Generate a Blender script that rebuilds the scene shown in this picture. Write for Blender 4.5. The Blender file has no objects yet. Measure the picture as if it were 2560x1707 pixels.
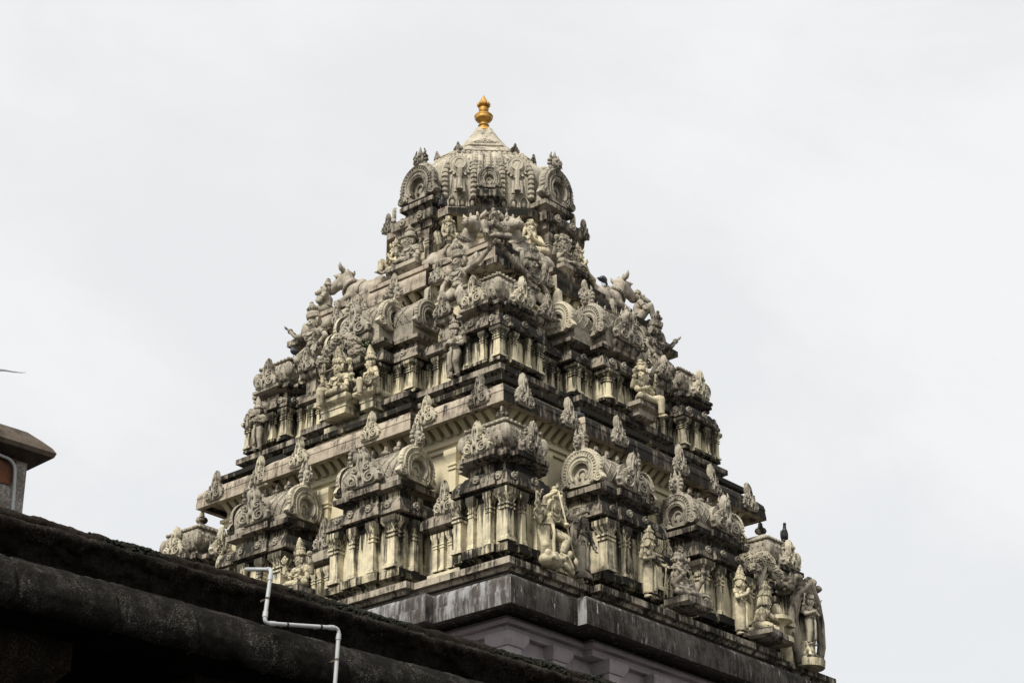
import bpy, bmesh, math, random
from math import sin, cos, pi, radians as R
from mathutils import Vector, Matrix, Euler, noise

random.seed(7)
S = bpy.context.scene
COL = S.collection
Z0 = 16.19                      # height of the upper storey's cornice above the ground
I4 = Matrix.Identity(4)

def T(x=0, y=0, z=0): return Matrix.Translation((x, y, z))
def RZ(a): return Matrix.Rotation(a, 4, 'Z')
def RX(a): return Matrix.Rotation(a, 4, 'X')
def RY(a): return Matrix.Rotation(a, 4, 'Y')
def SC(x, y=None, z=None):
    y = x if y is None else y; z = x if z is None else z
    return Matrix.Diagonal((x, y, z, 1))

# ------------------------------------------------------------------ mesh builder
class MB:
    def __init__(s): s.v = []; s.f = []; s.M = I4
    def add(s, vs, fs):
        b = len(s.v); s.v += [tuple(s.M @ Vector(p)) for p in vs]
        s.f += [tuple(i + b for i in q) for q in fs]; return s
    def join(s, o, M=I4):
        b = len(s.v); MM = s.M @ M
        s.v += [tuple(MM @ Vector(p)) for p in o.v]; s.f += [tuple(i + b for i in q) for q in o.f]; return s
    def box(s, x0, x1, y0, y1, z0, z1):
        return s.add([(x, y, z) for z in (z0, z1) for x, y in ((x0, y0), (x1, y0), (x1, y1), (x0, y1))],
                     [(0, 3, 2, 1), (4, 5, 6, 7), (0, 1, 5, 4), (1, 2, 6, 5), (2, 3, 7, 6), (3, 0, 4, 7)])
    def sweep(s, poly, prof, cap=True):
        n = len(poly); vs = []; fs = []
        for d, z in prof: vs += [(x, y, z) for x, y in off(poly, d)]
        for k in range(len(prof) - 1):
            for i in range(n):
                j = (i + 1) % n; fs.append((k * n + i, k * n + j, k * n + n + j, k * n + n + i))
        if cap: fs += [tuple(range(n - 1, -1, -1)), tuple(range((len(prof) - 1) * n, len(prof) * n))]
        return s.add(vs, fs)
    def lathe(s, prof, n=16, cx=0, cy=0, z=0):
        vs = []; fs = []
        for r, h in prof: vs += [(cx + r * cos(2 * pi * i / n), cy + r * sin(2 * pi * i / n), z + h) for i in range(n)]
        for k in range(len(prof) - 1):
            for i in range(n):
                j = (i + 1) % n; fs.append((k * n + i, k * n + j, k * n + n + j, k * n + n + i))
        fs += [tuple(range(n - 1, -1, -1)), tuple(range((len(prof) - 1) * n, len(prof) * n))]
        return s.add(vs, fs)
    def tube(s, pts, r, n=6, closed=False):
        pts = [Vector(p) for p in pts]; m = len(pts)
        rs = r if isinstance(r, (list, tuple)) else [r] * m
        vs = []; fs = []; nr = None
        for i, p in enumerate(pts):
            a = pts[(i - 1) % m] if (closed or i > 0) else p
            b = pts[(i + 1) % m] if (closed or i < m - 1) else p
            d = (b - a); d = d.normalized() if d.length > 1e-9 else Vector((0, 0, 1))
            if nr is None:
                nr = d.cross(Vector((0, 0, 1)) if abs(d.z) < .9 else Vector((1, 0, 0))).normalized()
            else:
                nr = (nr - d * nr.dot(d)); nr = nr.normalized() if nr.length > 1e-6 else d.orthogonal().normalized()
            bn = d.cross(nr)
            vs += [p + (nr * cos(2 * pi * k / n) + bn * sin(2 * pi * k / n)) * rs[i] for k in range(n)]
        for i in range(m if closed else m - 1):
            for k in range(n):
                j = (i + 1) % m; k2 = (k + 1) % n
                fs.append((i * n + k, i * n + k2, j * n + k2, j * n + k))
        if not closed: fs += [tuple(range(n - 1, -1, -1)), tuple(range((m - 1) * n, m * n))]
        return s.add(vs, fs)
    def ell(s, c, r, nu=12, nv=8, M=None):
        c = Vector(c); r = (r, r, r) if not isinstance(r, (list, tuple)) else r
        vs = []; fs = []
        for j in range(nv + 1):
            a = -pi / 2 + pi * j / nv
            a = max(-pi / 2 + .06, min(pi / 2 - .06, a))
            for i in range(nu):
                b = 2 * pi * i / nu
                p = Vector((r[0] * cos(a) * cos(b), r[1] * cos(a) * sin(b), r[2] * sin(a)))
                if M is not None: p = M @ p
                vs.append(p + c)
        for j in range(nv):
            for i in range(nu):
                k = (i + 1) % nu; fs.append((j * nu + i, j * nu + k, j * nu + nu + k, j * nu + nu + i))
        fs += [tuple(range(nu - 1, -1, -1)), tuple(range(nv * nu, nv * nu + nu))]
        return s.add(vs, fs)
    def cap(s, a, b, ra, rb=None, n=10):
        rb = ra if rb is None else rb
        a = Vector(a); b = Vector(b); d = b - a; L = d.length
        if L < 1e-6: return s.ell(a, max(ra, rb), n, 6)
        d /= L; P = []; Q = []
        for t in (-.97, -.75, -.4): P.append(a + d * ra * t); Q.append(ra * math.sqrt(1 - t * t))
        for t in (0, .33, .67, 1): P.append(a + d * L * t); Q.append(ra + (rb - ra) * t)
        for t in (.4, .75, .97): P.append(b + d * rb * t); Q.append(rb * math.sqrt(1 - t * t))
        return s.tube(P, Q, n)
    def extr(s, out, y0, y1, inset=0.0, bulge=0.0):
        """outline in x,z (counter-clockwise seen from -Y), front at y0 (towards the viewer), back at y1"""
        n = len(out); cx = sum(p[0] for p in out) / n; cz = sum(p[1] for p in out) / n
        vs = [(x, y1, z) for x, z in out] + [(x, y0 + bulge, z) for x, z in out]
        k = 1 - inset
        vs += [(cx + (x - cx) * k, y0, cz + (z - cz) * k) for x, z in out]
        fs = [tuple(range(n - 1, -1, -1))]
        for lay in (0, 1):
            for i in range(n):
                j = (i + 1) % n; fs.append((lay * n + i, lay * n + j, lay * n + n + j, lay * n + n + i))
        fs.append(tuple(range(2 * n, 3 * n)))
        return s.add(vs, fs)
    def mesh(s, name, mat, smooth=False, recalc=True):
        me = bpy.data.meshes.new(name); me.from_pydata(s.v, [], s.f)
        if recalc:
            bm = bmesh.new(); bm.from_mesh(me); bmesh.ops.recalc_face_normals(bm, faces=bm.faces); bm.to_mesh(me); bm.free()
        if mat: me.materials.append(mat)
        me.polygons.foreach_set('use_smooth', [True] * len(me.polygons)); me.update()
        if not smooth: me.set_sharp_from_angle(angle=R(38))
        return me
    def build(s, name, mat, parent=None, M=I4, smooth=False):
        return link(name, s.mesh(name, mat, smooth), parent, M)

def link(name, me, parent=None, M=I4):
    o = bpy.data.objects.new(name, me); COL.objects.link(o)
    if parent: o.parent = parent
    o.matrix_local = M
    return o
def off(poly, d):
    n = len(poly); out = []
    for i in range(n):
        a = Vector(poly[i - 1]); b = Vector(poly[i]); c = Vector(poly[(i + 1) % n])
        e1 = (b - a).normalized(); e2 = (c - b).normalized()
        n1 = Vector((e1.y, -e1.x)); n2 = Vector((e2.y, -e2.x))
        q = b + (n1 + n2) * (d / (1 + n1.dot(n2))); out.append((q.x, q.y))
    return out
def rect(x0, x1, y0, y1): return [(x0, y0), (x1, y0), (x1, y1), (x0, y1)]
def plan(h, c=None, p=0.):
    q = []
    for k in range(4):
        a = k * pi / 2; ca, sa = round(cos(a)), round(sin(a))
        side = [(-h, -h)] + ([(-c, -h), (-c, -h - p), (c, -h - p), (c, -h)] if c else [])
        q += [(x * ca - y * sa, x * sa + y * ca) for x, y in side]
    return q
def octa(r):
    R_ = r / cos(pi / 8)
    return [(R_ * cos(pi / 8 + k * pi / 4), R_ * sin(pi / 8 + k * pi / 4)) for k in range(8)]
def rel(prof, k): return [(a - k, z) for a, z in prof]
def tag(o, label=None, cat=None, group=None, kind=None):
    if label: o['label'] = label
    if cat: o['category'] = cat
    if group: o['group'] = group
    if kind: o['kind'] = kind
    return o
def empty(name, loc=(0, 0, 0), rz=0, parent=None):
    o = bpy.data.objects.new(name, None); COL.objects.link(o); o.empty_display_size = .2
    if parent: o.parent = parent
    o.location = loc; o.rotation_euler = (0, 0, rz); return o
FACE = {'L': RZ(-pi / 2), 'R': I4, 'B': RZ(pi / 2), 'A': RZ(pi)}   # X runs left to right as seen from outside, -Y points outwards

# ------------------------------------------------------------------ materials
T1Z, T2Z = -1.95, 1.95
class NT:
    def __init__(s, m): s.t = m.node_tree; s.t.nodes.clear()
    def n(s, typ, **kw):
        x = s.t.nodes.new(typ)
        for k, v in kw.items():
            if k == 'inp':
                for a, b in v.items():
                    if hasattr(b, 'is_output'): s.t.links.new(b, x.inputs[a])
                    else: x.inputs[a].default_value = b
            else: setattr(x, k, v)
        return x
    def math(s, op, a, b=0., clamp=False):
        x = s.n('ShaderNodeMath', operation=op, use_clamp=clamp)
        for i, v in enumerate((a, b)):
            if hasattr(v, 'is_output'): s.t.links.new(v, x.inputs[i])
            else: x.inputs[i].default_value = v
        return x.outputs[0]
    def noise(s, vec, scale, detail=5., rough=.6, dist=0.):
        return s.n('ShaderNodeTexNoise', inp={'Vector': vec, 'Scale': scale, 'Detail': detail, 'Roughness': rough, 'Distortion': dist}).outputs['Fac']
    def mapv(s, vec, sc):
        return s.n('ShaderNodeMapping', inp={'Vector': vec, 'Scale': sc}).outputs[0]
    def ramp(s, f, a, b):
        return s.n('ShaderNodeMapRange', interpolation_type='SMOOTHSTEP', inp={'Value': f, 'From Min': a, 'From Max': b}).outputs[0]
    def mix(s, f, a, b):
        x = s.n('ShaderNodeMix', data_type='RGBA', clamp_factor=True)
        for i, v in ((0, f), (6, a), (7, b)):
            if hasattr(v, 'is_output'): s.t.links.new(v, x.inputs[i])
            else: x.inputs[i].default_value = v if i == 0 else (*v, 1)
        return x.outputs[2]

def stone(name, base, base2, dirt, amt, mould=.5, streak=.5, up=.6, bump=.35, white=0., rough=.92, tex=None, runs=(), lichen=None, neg_y=.05):
    m = bpy.data.materials.new(name); m.use_nodes = True; q = NT(m)
    pos = q.n('ShaderNodeNewGeometry'); P = pos.outputs['Position']
    nz = q.n('ShaderNodeSeparateXYZ', inp={0: pos.outputs['Normal']}).outputs[2]
    big = q.noise(P, 1.1, 6, .62); mid = q.noise(P, 4.5, 7, .65, .4); fine = q.noise(P, 26., 6, .7)
    st = q.noise(q.mapv(P, (5.5, 5.5, .55)), 1.6, 5, .6)
    st2 = q.noise(q.mapv(P, (16., 16., .9)), 1.5, 4, .6)
    c = q.mix(q.ramp(mid, .35, .68), base, base2)
    d = q.math('ADD', q.math('MULTIPLY', big, .55), q.math('ADD', q.math('MULTIPLY', mid, .35), q.math('MULTIPLY', fine, .1)))
    d = q.math('ADD', q.math('MULTIPLY', d, 1 - streak * .6), q.math('MULTIPLY', q.math('ADD', q.math('MULTIPLY', st, .6), q.math('MULTIPLY', st2, .4)), streak * .6))
    if neg_y > .06: d = q.math('ADD', d, q.math('MULTIPLY', q.math('LESS_THAN', q.n('ShaderNodeSeparateXYZ', inp={0: pos.outputs['Normal']}).outputs[1], -.35), neg_y))  # higher values also add the dirt colour on faces turned towards -Y
    lo = .72 - .44 * amt
    c = q.mix(q.ramp(d, lo - .06, lo + .09), c, dirt)
    # black growth: patches and runs, more of it on upward surfaces, which catch rain
    e = q.math('ADD', q.math('MULTIPLY', st2, .22), q.math('ADD', q.math('MULTIPLY', st, .26), q.math('ADD', q.math('MULTIPLY', mid, .22), q.math('MULTIPLY', big, .30))))
    ny = q.n('ShaderNodeSeparateXYZ', inp={0: pos.outputs['Normal']}).outputs[1]        # faces turned towards -Y are blackened more
    e = q.math('ADD', e, q.math('ADD', q.math('MULTIPLY', q.math('MAXIMUM', nz, 0.), .22 * up), q.math('MULTIPLY', q.math('LESS_THAN', ny, -.35), neg_y)))
    lo = .78 - .4 * mould
    c = q.mix(q.ramp(e, lo - .05, lo + .07), c, (.017, .0155, .012))
    for zt in runs:     # run-off stains hanging down from under the cornices
        dz = q.math('SUBTRACT', zt + Z0, q.n('ShaderNodeSeparateXYZ', inp={0: P}).outputs[2])
        on = q.math('GREATER_THAN', dz, -.02)
        ln = q.math('MULTIPLY', q.math('SUBTRACT', q.math('ADD', q.math('MULTIPLY', st2, .5), q.math('MULTIPLY', st, .5)), .40), 3.6)
        k = q.ramp(q.math('SUBTRACT', ln, dz), -.08, .22)
        c = q.mix(q.math('MULTIPLY', q.math('MULTIPLY', on, k), .9), c, (.035, .031, .024))
    if white:
        w = q.noise(q.mapv(P, (9., 9., 1.2)), 1.3, 6, .7)
        c = q.mix(q.math('MULTIPLY', q.ramp(w, .60 - white * .1, .72), .8), c, (.55, .55, .54))
        nx = q.n('ShaderNodeSeparateXYZ', inp={0: pos.outputs['Normal']}).outputs[0]      # lime wash left on one side
        w2 = q.math('MULTIPLY', q.math('LESS_THAN', nx, -.4), q.ramp(q.math('ADD', q.math('MULTIPLY', big, .5), q.math('MULTIPLY', st, .5)), .44, .58))
        c = q.mix(q.math('MULTIPLY', w2, .7), c, (.40, .395, .39))
    sp = q.n('ShaderNodeTexVoronoi', inp={'Vector': P, 'Scale': 38.}).outputs['Distance']
    c = q.mix(q.math('MULTIPLY', q.ramp(sp, .32, .12), .16), c, dirt)
    if lichen:      # pale crust in small scattered spots, denser in patches
        f2 = q.noise(P, 75., 5, .75); f3 = q.noise(P, 3.2, 4, .6, .5)
        k = q.math('MULTIPLY', q.ramp(f2, .50, .60), q.ramp(f3, .44, .62))
        c = q.mix(q.math('MULTIPLY', k, .85), c, lichen)
        c = q.mix(q.math('MULTIPLY', q.ramp(q.noise(P, 48., 4, .7), .56, .5), .55), c, tuple(x * .3 for x in base2))
    hb = q.math('ADD', q.math('MULTIPLY', fine, .7), q.math('MULTIPLY', q.noise(P, 110., 3, .6), .3))
    if tex: hb = q.math('ADD', hb, q.math('MULTIPLY', tex(q, P), .9))
    b = q.n('ShaderNodeBump', inp={'Strength': bump, 'Distance': .02, 'Height': hb})
    pr = q.n('ShaderNodeBsdfPrincipled', inp={'Base Color': c, 'Roughness': rough, 'Normal': b.outputs[0], 'Specular IOR Level': .2})
    q.n('ShaderNodeOutputMaterial', inp={'Surface': pr.outputs[0]})
    return m
def plain(name, col, rough=.5, metal=0., var=.25, sc=8., bump=.1):
    m = bpy.data.materials.new(name); m.use_nodes = True; q = NT(m)
    P = q.n('ShaderNodeNewGeometry').outputs['Position']
    f = q.noise(P, sc, 6, .65)
    c = q.mix(q.ramp(f, .3, .7), tuple(x * (1 - var) for x in col), tuple(min(1, x * (1 + var)) for x in col))
    b = q.n('ShaderNodeBump', inp={'Strength': bump, 'Distance': .01, 'Height': q.noise(P, sc * 9, 4, .6)})
    r = q.n('ShaderNodeMapRange', inp={'Value': f, 'From Min': .3, 'From Max': .7, 'To Min': max(.05, rough - .12), 'To Max': min(1, rough + .12)}).outputs[0]
    pr = q.n('ShaderNodeBsdfPrincipled', inp={'Base Color': c, 'Roughness': r, 'Metallic': metal, 'Normal': b.outputs[0]})
    q.n('ShaderNodeOutputMaterial', inp={'Surface': pr.outputs[0]})
    return m
def lattice(q, P):
    a = q.n('ShaderNodeTexVoronoi', feature='DISTANCE_TO_EDGE', inp={'Vector': P, 'Scale': 19., 'Randomness': .3}).outputs['Distance']
    return q.ramp(a, .02, .12)
M_ = {}
CRM = (.72, .635, .425); CRM2 = (.60, .525, .345); GRM = (.30, .265, .20)
M_['wall'] = stone('cream_stucco', CRM, (.55, .49, .34), (.30, .27, .205), .48, .48, .75, .8, .25, runs=(T1Z, T2Z, 4.9))
M_['inner'] = stone('sheltered_stucco', (.68, .60, .41), (.62, .54, .355), (.43, .37, .25), .28, .16, .5, .5, .15)
M_['cornice'] = stone('weathered_cornice', (.30, .255, .20), (.40, .35, .27), (.13, .107, .083), .50, .68, .65, .6, .35)
M_['slab'] = stone('weathered_slab', (.43, .38, .295), (.30, .255, .20), (.155, .13, .10), .48, .63, .7, .6, .35)
M_['band'] = stone('long_cornice', (.44, .375, .29), (.33, .275, .21), (.13, .105, .08), .46, .50, .75, .4, .3, neg_y=.13)
M_['mould'] = stone('blackened_moulding', (.40, .35, .24), (.26, .22, .155), (.06, .05, .038), .56, .90, .65, .5, .35)
M_['foot'] = stone('stained_base_moulding', (.56, .49, .33), (.42, .36, .25), (.16, .135, .10), .48, .78, .6, .5, .3)
M_['orn'] = stone('carved_ornament', (.40, .36, .285), (.31, .275, .215), (.17, .148, .117), .47, .46, .35, .4, .45)
M_['orn_c'] = stone('carved_cream_ornament', (.54, .485, .355), (.44, .395, .30), (.27, .24, .185), .46, .40, .35, .4, .4)
M_['roof'] = stone('scaled_roof', (.43, .385, .30), (.33, .29, .23), (.18, .155, .12), .46, .40, .4, .4, .6, tex=lattice)
M_['dome'] = stone('dome_stucco', (.50, .45, .35), (.42, .375, .29), (.24, .21, .165), .48, .36, .6, .3, .9)
M_['st_c'] = stone('cream_statue', (.61, .535, .36), (.50, .44, .30), (.27, .235, .175), .50, .42, .4, .5, .5)
M_['st_g'] = stone('grey_statue', (.41, .365, .285), (.32, .285, .22), (.18, .155, .12), .47, .40, .35, .5, .4)
M_['st_d'] = stone('dark_statue', (.34, .30, .235), (.26, .225, .175), (.13, .112, .088), .48, .42, .35, .6, .4)
M_['bull'] = stone('bull_stucco', (.43, .38, .305), (.36, .315, .25), (.23, .195, .15), .42, .32, .35, .4, .35)
M_['base'] = stone('lilac_base', (.43, .375, .385), (.37, .325, .335), (.25, .225, .22), .36, .24, .75, .4, .18)
M_['basec'] = stone('base_cornice', (.082, .072, .064), (.055, .047, .041), (.028, .023, .02), .5, .5, .8, .2, .4, white=.28)
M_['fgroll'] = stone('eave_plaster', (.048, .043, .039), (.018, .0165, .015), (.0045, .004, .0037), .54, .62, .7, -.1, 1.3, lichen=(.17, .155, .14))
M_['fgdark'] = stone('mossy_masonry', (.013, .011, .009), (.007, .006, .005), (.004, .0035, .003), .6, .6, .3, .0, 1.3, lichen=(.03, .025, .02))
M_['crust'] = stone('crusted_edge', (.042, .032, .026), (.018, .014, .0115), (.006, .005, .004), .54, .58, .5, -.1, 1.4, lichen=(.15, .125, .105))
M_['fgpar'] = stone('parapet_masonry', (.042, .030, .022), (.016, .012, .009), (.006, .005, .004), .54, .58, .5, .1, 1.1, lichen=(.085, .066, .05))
M_['turret'] = stone('turret_plaster', (.46, .43, .40), (.33, .285, .24), (.17, .135, .105), .52, .30, .4, .3, .4, lichen=(.55, .53, .5))
M_['brick'] = stone('exposed_brick', (.17, .07, .035), (.11, .05, .03), (.06, .035, .025), .45, .4, .4, .3, .4)
M_['tcap'] = stone('turret_roof', (.115, .09, .067), (.08, .062, .046), (.03, .024, .018), .47, .4, .4, .1, .7)
for k in ('fgroll', 'fgdark', 'crust', 'fgpar'):
    for n_ in M_[k].node_tree.nodes:
        if n_.type == 'BSDF_PRINCIPLED': n_.inputs['Specular IOR Level'].default_value = .05
M_['gold'] = plain('gilt_metal', (.50, .275, .055), .5, .35, .38, 9., .15)
M_['pvc'] = plain('white_pipe', (.38, .39, .385), .55, 0., .12, 5., .03)
M_['leaf'] = plain('green_leaf', (.05, .115, .025), .55, 0., .4, 14., .1)
M_['moss'] = plain('dark_moss', (.012, .015, .006), .95, 0., .5, 10., .3)
M_['pigeon'] = plain('slate_feathers', (.07, .08, .095), .6, 0., .35, 14., .1)
M_['crow'] = plain('black_feathers', (.012, .011, .013), .5, 0., .3, 14., .1)
M_['gull'] = plain('pale_feathers', (.8, .8, .8), .7, 0., .15, 14., .1)
M_['beak'] = plain('beak_and_leg', (.12, .05, .045), .5, 0., .2, 20., .05)
m = M_['gull']; q = NT(m)      # thin feathers let the sky through
a = q.n('ShaderNodeBsdfDiffuse', inp={'Color': (.75, .75, .75, 1)}); b = q.n('ShaderNodeBsdfTranslucent', inp={'Color': (.7, .7, .7, 1)})
q.n('ShaderNodeOutputMaterial', inp={'Surface': q.n('ShaderNodeMixShader', inp={0: .6, 1: a.outputs[0], 2: b.outputs[0]}).outputs[0]})
M_['ground'] = plain('paved_ground', (.04, .037, .034), .9, 0., .4, .6, .3)
SUN_E, SKY_S, EXPO = 3.1, .775, 0.5
# ------------------------------------------------------------------ ornament shapes
def arc(cx, cz, r, a0, a1, n): return [(cx + r * cos(R(a0 + (a1 - a0) * i / n)), cz + r * sin(R(a0 + (a1 - a0) * i / n))) for i in range(n + 1)]
def onf(pts, y): return [(x, y, z) for x, z in pts]
def spiral(m, cx, cz, r, turns, d, y, t, a0=0, n=22):
    pts = []
    for i in range(n + 1):
        f = i / n; a = R(a0) + d * f * turns * 2 * pi; rr = r * (1 - .85 * f)
        pts.append((cx + rr * cos(a), y, cz + rr * sin(a)))
    m.tube(pts, [t * (1 - .5 * i / n) for i in range(n + 1)], 5)
def mir(h): return h + [(-x, z) for x, z in reversed(h) if x > 1e-6]

def kudu_mb(seed=0):
    rnd = random.Random(seed); m = MB()
    h = [(0, -.02), (.34, -.02), (.5, .07), (.57, .25), (.51, .41), (.37, .49), (.36, .58), (.27, .66), (.15, .73), (.10, .82), (.135, .92), (.125, 1.04), (.065, 1.19), (0, 1.33)]
    o = mir(h); o = [(x, z) for x, z in o]
    m.extr(o, -.12, .07, .09, .04)
    for sx in (1, -1):
        spiral(m, sx * .29, .2, .19, 1.7, sx, -.16, .045, 90)
        spiral(m, sx * .2, .56, .12, 1.4, sx, -.16, .036, 60)
        m.tube([(sx * .1, -.15, .0), (sx * .09, -.18, .25), (sx * .05, -.17, .45), (sx * .12, -.15, .72), (sx * .07, -.15, 1.02), (0, -.13, 1.2)], .032, 5)
        for i in range(8):
            f = i / 7; k = 2 + f * 6.4; a = int(k); g = k - a
            x = h[a][0] + (h[a + 1][0] - h[a][0]) * g; z = h[a][1] + (h[a + 1][1] - h[a][1]) * g
            m.ell((sx * x * .97, -.05, z), (.05, .08, .05), 6, 4)
    m.ell((0, -.17, .34), (.075, .07, .13), 8, 5); m.ell((0, -.16, .95), (.05, .05, .11), 6, 4)
    m.tube(onf(arc(0, .2, .17, 20, 160, 8), -.17), .03, 5)
    return m
def horseshoe_mb(leaf=True, wings=True):
    m = MB()
    h = [(0, -.6), (.52, -.6), (.62, -.5), (.98, -.56), (1.13, -.4), (1.04, -.2), (.92, -.12), (.98, .15), (.92, .42), (.76, .68), (.5, .88), (.24, .98)]
    if leaf: h += [(.14, 1.06), (.27, 1.22), (.26, 1.42), (.15, 1.6), (0, 1.74)]
    else: h += [(.1, 1.06), (0, 1.14)]
    o = mir(h); n = len(o); N = 56; vs = []; fs = []     # a plate pierced by the arch, with a back wall set deep inside it
    for k in range(N):
        a = 2 * pi * k / N - pi / 2; d = (cos(a), sin(a)); best = .6
        for i in range(n):
            (x0, z0), (x1, z1) = o[i], o[(i + 1) % n]; ex, ez = x1 - x0, z1 - z0; det = d[0] * -ez + ex * d[1]
            if abs(det) > 1e-9:
                t = (x0 * -ez + ex * z0) / det; u = (d[0] * z0 - d[1] * x0) / det
                if t > 0 and -1e-6 <= u <= 1 + 1e-6: best = max(best, t)
        ri = .40 if d[1] > -.5 else .40 + .16 * (-.5 - d[1]) * 2
        for r_, y_ in ((best, .12), (best, -.07), (best * .955, -.12), (ri, -.12), (ri, .1)): vs.append((d[0] * r_, y_, d[1] * r_))
    for k in range(N):
        for j in range(4): q_ = (k + 1) % N; fs.append((k * 5 + j, q_ * 5 + j, q_ * 5 + j + 1, k * 5 + j + 1))
    fs.append(tuple(k * 5 + 4 for k in range(N))); m.add(vs, fs)
    m.tube(onf(arc(0, .05, .83, -38, 218, 26), -.12), .06, 5)
    m.tube(onf(arc(0, .05, .62, -42, 222, 22), -.13), .045, 5)
    m.tube(onf(arc(0, .02, .47, -50, 230, 18), -.12), .055, 5)
    m.tube(onf(arc(0, -.05, .2, -60, 240, 12), .06), .05, 5)
    for i in range(25):
        a = R(-36 + 252 * i / 24)
        m.cap((.67 * cos(a), -.14, .05 + .67 * sin(a)), (.77 * cos(a), -.13, .05 + .77 * sin(a)), .026, .034, 5)
    for i in range(27):
        a = R(-30 + 240 * i / 26)
        if leaf and 78 < math.degrees(a) < 102: continue
        m.ell((.95 * cos(a), -.03, .04 + .93 * sin(a)), (.065, .1, .065), 6, 4)
    if wings:
        for sx in (1, -1):
            spiral(m, sx * .88, -.36, .2, 1.8, sx, -.13, .05, 90)
            m.tube([(sx * .5, -.12, -.5), (sx * .62, -.14, -.3), (sx * .6, -.13, -.1)], .05, 5)
    if leaf:
        m.tube([(0, -.12, 1.0), (0, -.16, 1.25), (0, -.1, 1.68)], .035, 5)
        for sx in (1, -1):
            spiral(m, sx * .13, 1.3, .1, 1.3, sx, -.12, .03, 90); m.tube([(sx * .05, -.12, 1.05), (sx * .17, -.13, 1.2), (sx * .16, -.12, 1.42), (0, -.1, 1.66)], .025, 5)
    return m
def disc_mb():
    m = MB(); m.M = RX(pi / 2)
    m.lathe([(.0, -.3), (.95, -.3), (1, .1), (.78, .3), (.5, .18), (.34, .5), (.1, .62)], 12)
    for i in range(10):
        a = i * pi / 5; m.ell((.85 * cos(a), .85 * sin(a), .22), (.22, .22, .2), 6, 4)
    return m
def pilaster_mb(w, h, rnd=False):
    a = w / 2; m = MB()
    p = [(1.45, 0), (1.45, .05), (1.25, .06), (1.2, .1), (1, .11), (1, .60), (1.28, .61), (1.28, .645), (1.02, .65), (1.02, .68), (1.3, .69), (1.3, .725), (1.02, .735), (1.05, .76), (1.5, .84), (1.78, .89), (1.85, .9), (1.85, 1)]
    if rnd: m.lathe([(r * a * 1.1, z * h) for r, z in p[:14]], 12); p = p[13:]
    m.sweep(rect(-a, a, -a, a), [((r - 1) * a, z * h) for r, z in p]); return m
def stupi_mb(h):
    return MB().lathe([(.3 * h, 0), (.3 * h, .06 * h), (.13 * h, .12 * h), (.13 * h, .2 * h), (.3 * h, .3 * h), (.36 * h, .42 * h), (.3 * h, .55 * h), (.12 * h, .64 * h), (.17 * h, .7 * h), (.11 * h, .78 * h), (.15 * h, .84 * h), (.06 * h, .95 * h), (.01 * h, h)], 14)
def demon_mb():
    """small horned lion mask that tops an arch: faces -Y, about 1 high"""
    m = MB()
    m.ell((0, 0, .4), (.33, .28, .36), 12, 8); m.ell((0, -.24, .26), (.2, .18, .13), 10, 6); m.ell((0, -.2, .08), (.17, .16, .07), 10, 6)
    for s in (1, -1):
        m.ell((s * .15, -.25, .5), (.09, .08, .09), 8, 6); m.ell((s * .1, -.36, .33), (.06, .07, .05), 6, 4)
        m.tube([(s * .2, 0, .66), (s * .34, -.02, .8), (s * .26, -.02, 1.02)], [.09, .07, .02], 6)
        m.cap((s * .13, -.33, .2), (s * .17, -.35, .05), .035, .01, 5)
        for i in range(5):
            a = R(-40 + i * 32); m.ell((s * (.34 * cos(a) + .05), .02, .4 + .36 * sin(a)), (.12, .13, .1), 6, 5)
    m.ell((0, -.03, .82), (.13, .1, .16), 8, 5); m.tube([(0, -.02, .85), (0, -.03, 1.15)], [.1, .02], 6)
    return m
ME = {}
def shared(key, fn, mat, smooth=False):
    k = (key, mat)
    if k not in ME: ME[k] = fn().mesh(key if isinstance(key, str) else key[0], M_[mat], smooth)
    return ME[k]
def kudu(k, mat): return shared('kudu%d' % k, lambda: kudu_mb(k), mat)

# ------------------------------------------------------------------ the tower
tower = tag(empty('temple_tower'), 'tall stepped temple tower of weathered cream and black stucco with a gilded finial', 'tower')
ZT = T(0, 0, Z0)
def tp(name, m, mat, M=ZT, smooth=False): return m.build(name, M_[mat], tower, M, smooth)
def sq(c, p, prof, cap=True, H=None):
    k = H or prof[0][0]; return MB().sweep(plan(k, c, p), rel(prof, k), cap)

# ground storey: lilac wall with pilasters, dark cornice
tp('base_wall', sq(2.15, .2, [(4.5, -16.19), (4.5, -4.52)]), 'base')
tp('base_architrave', sq(2.25, .2, [(4.3, -4.53), (4.63, -4.53), (4.63, -4.41), (4.74, -4.40), (4.74, -4.325), (4.6, -4.32), (4.6, -4.22), (4.3, -4.21)]), 'base')
tp('base_cornice', sq(2.65, .2, [(4.4, -4.2), (5.12, -4.2), (5.14, -4.3), (5.27, -4.3), (5.285, -4.15), (5.28, -4.06), (5.255, -4.05), (5.25, -3.86), (5.2, -3.78), (5.1, -3.74), (4.5, -3.72)]), 'basec')
bp = MB()
for z0_, z1_, a, b in ((-4.75, -4.53, .17, .265),):
    bp.sweep(rect(-.17, .17, -.17, .17), [(0, -11.6), (0, -4.76), (.03, -4.75), (.1, -4.64), (.1, -4.53)])
bpm = bp.mesh('base_pilaster', M_['base'])
for F in 'LR':
    for X, o in ((-4.45, 4.47), (-3.27, 4.47), (-1.98, 4.68), (-.7, 4.68), (.7, 4.68), (1.98, 4.68), (3.27, 4.47), (4.45, 4.47)):
        if F == 'L' and X > 4: continue
        link('base_pilaster', bpm, tower, ZT @ FACE[F] @ T(X, -o, 0))
tp('plinth', sq(2.4, .2, [(4.6, -3.73), (4.85, -3.72), (4.85, -3.6), (4.95, -3.58), (4.98, -3.52), (5.06, -3.5), (5.06, -3.385), (4.6, -3.37)]), 'slab')
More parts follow.
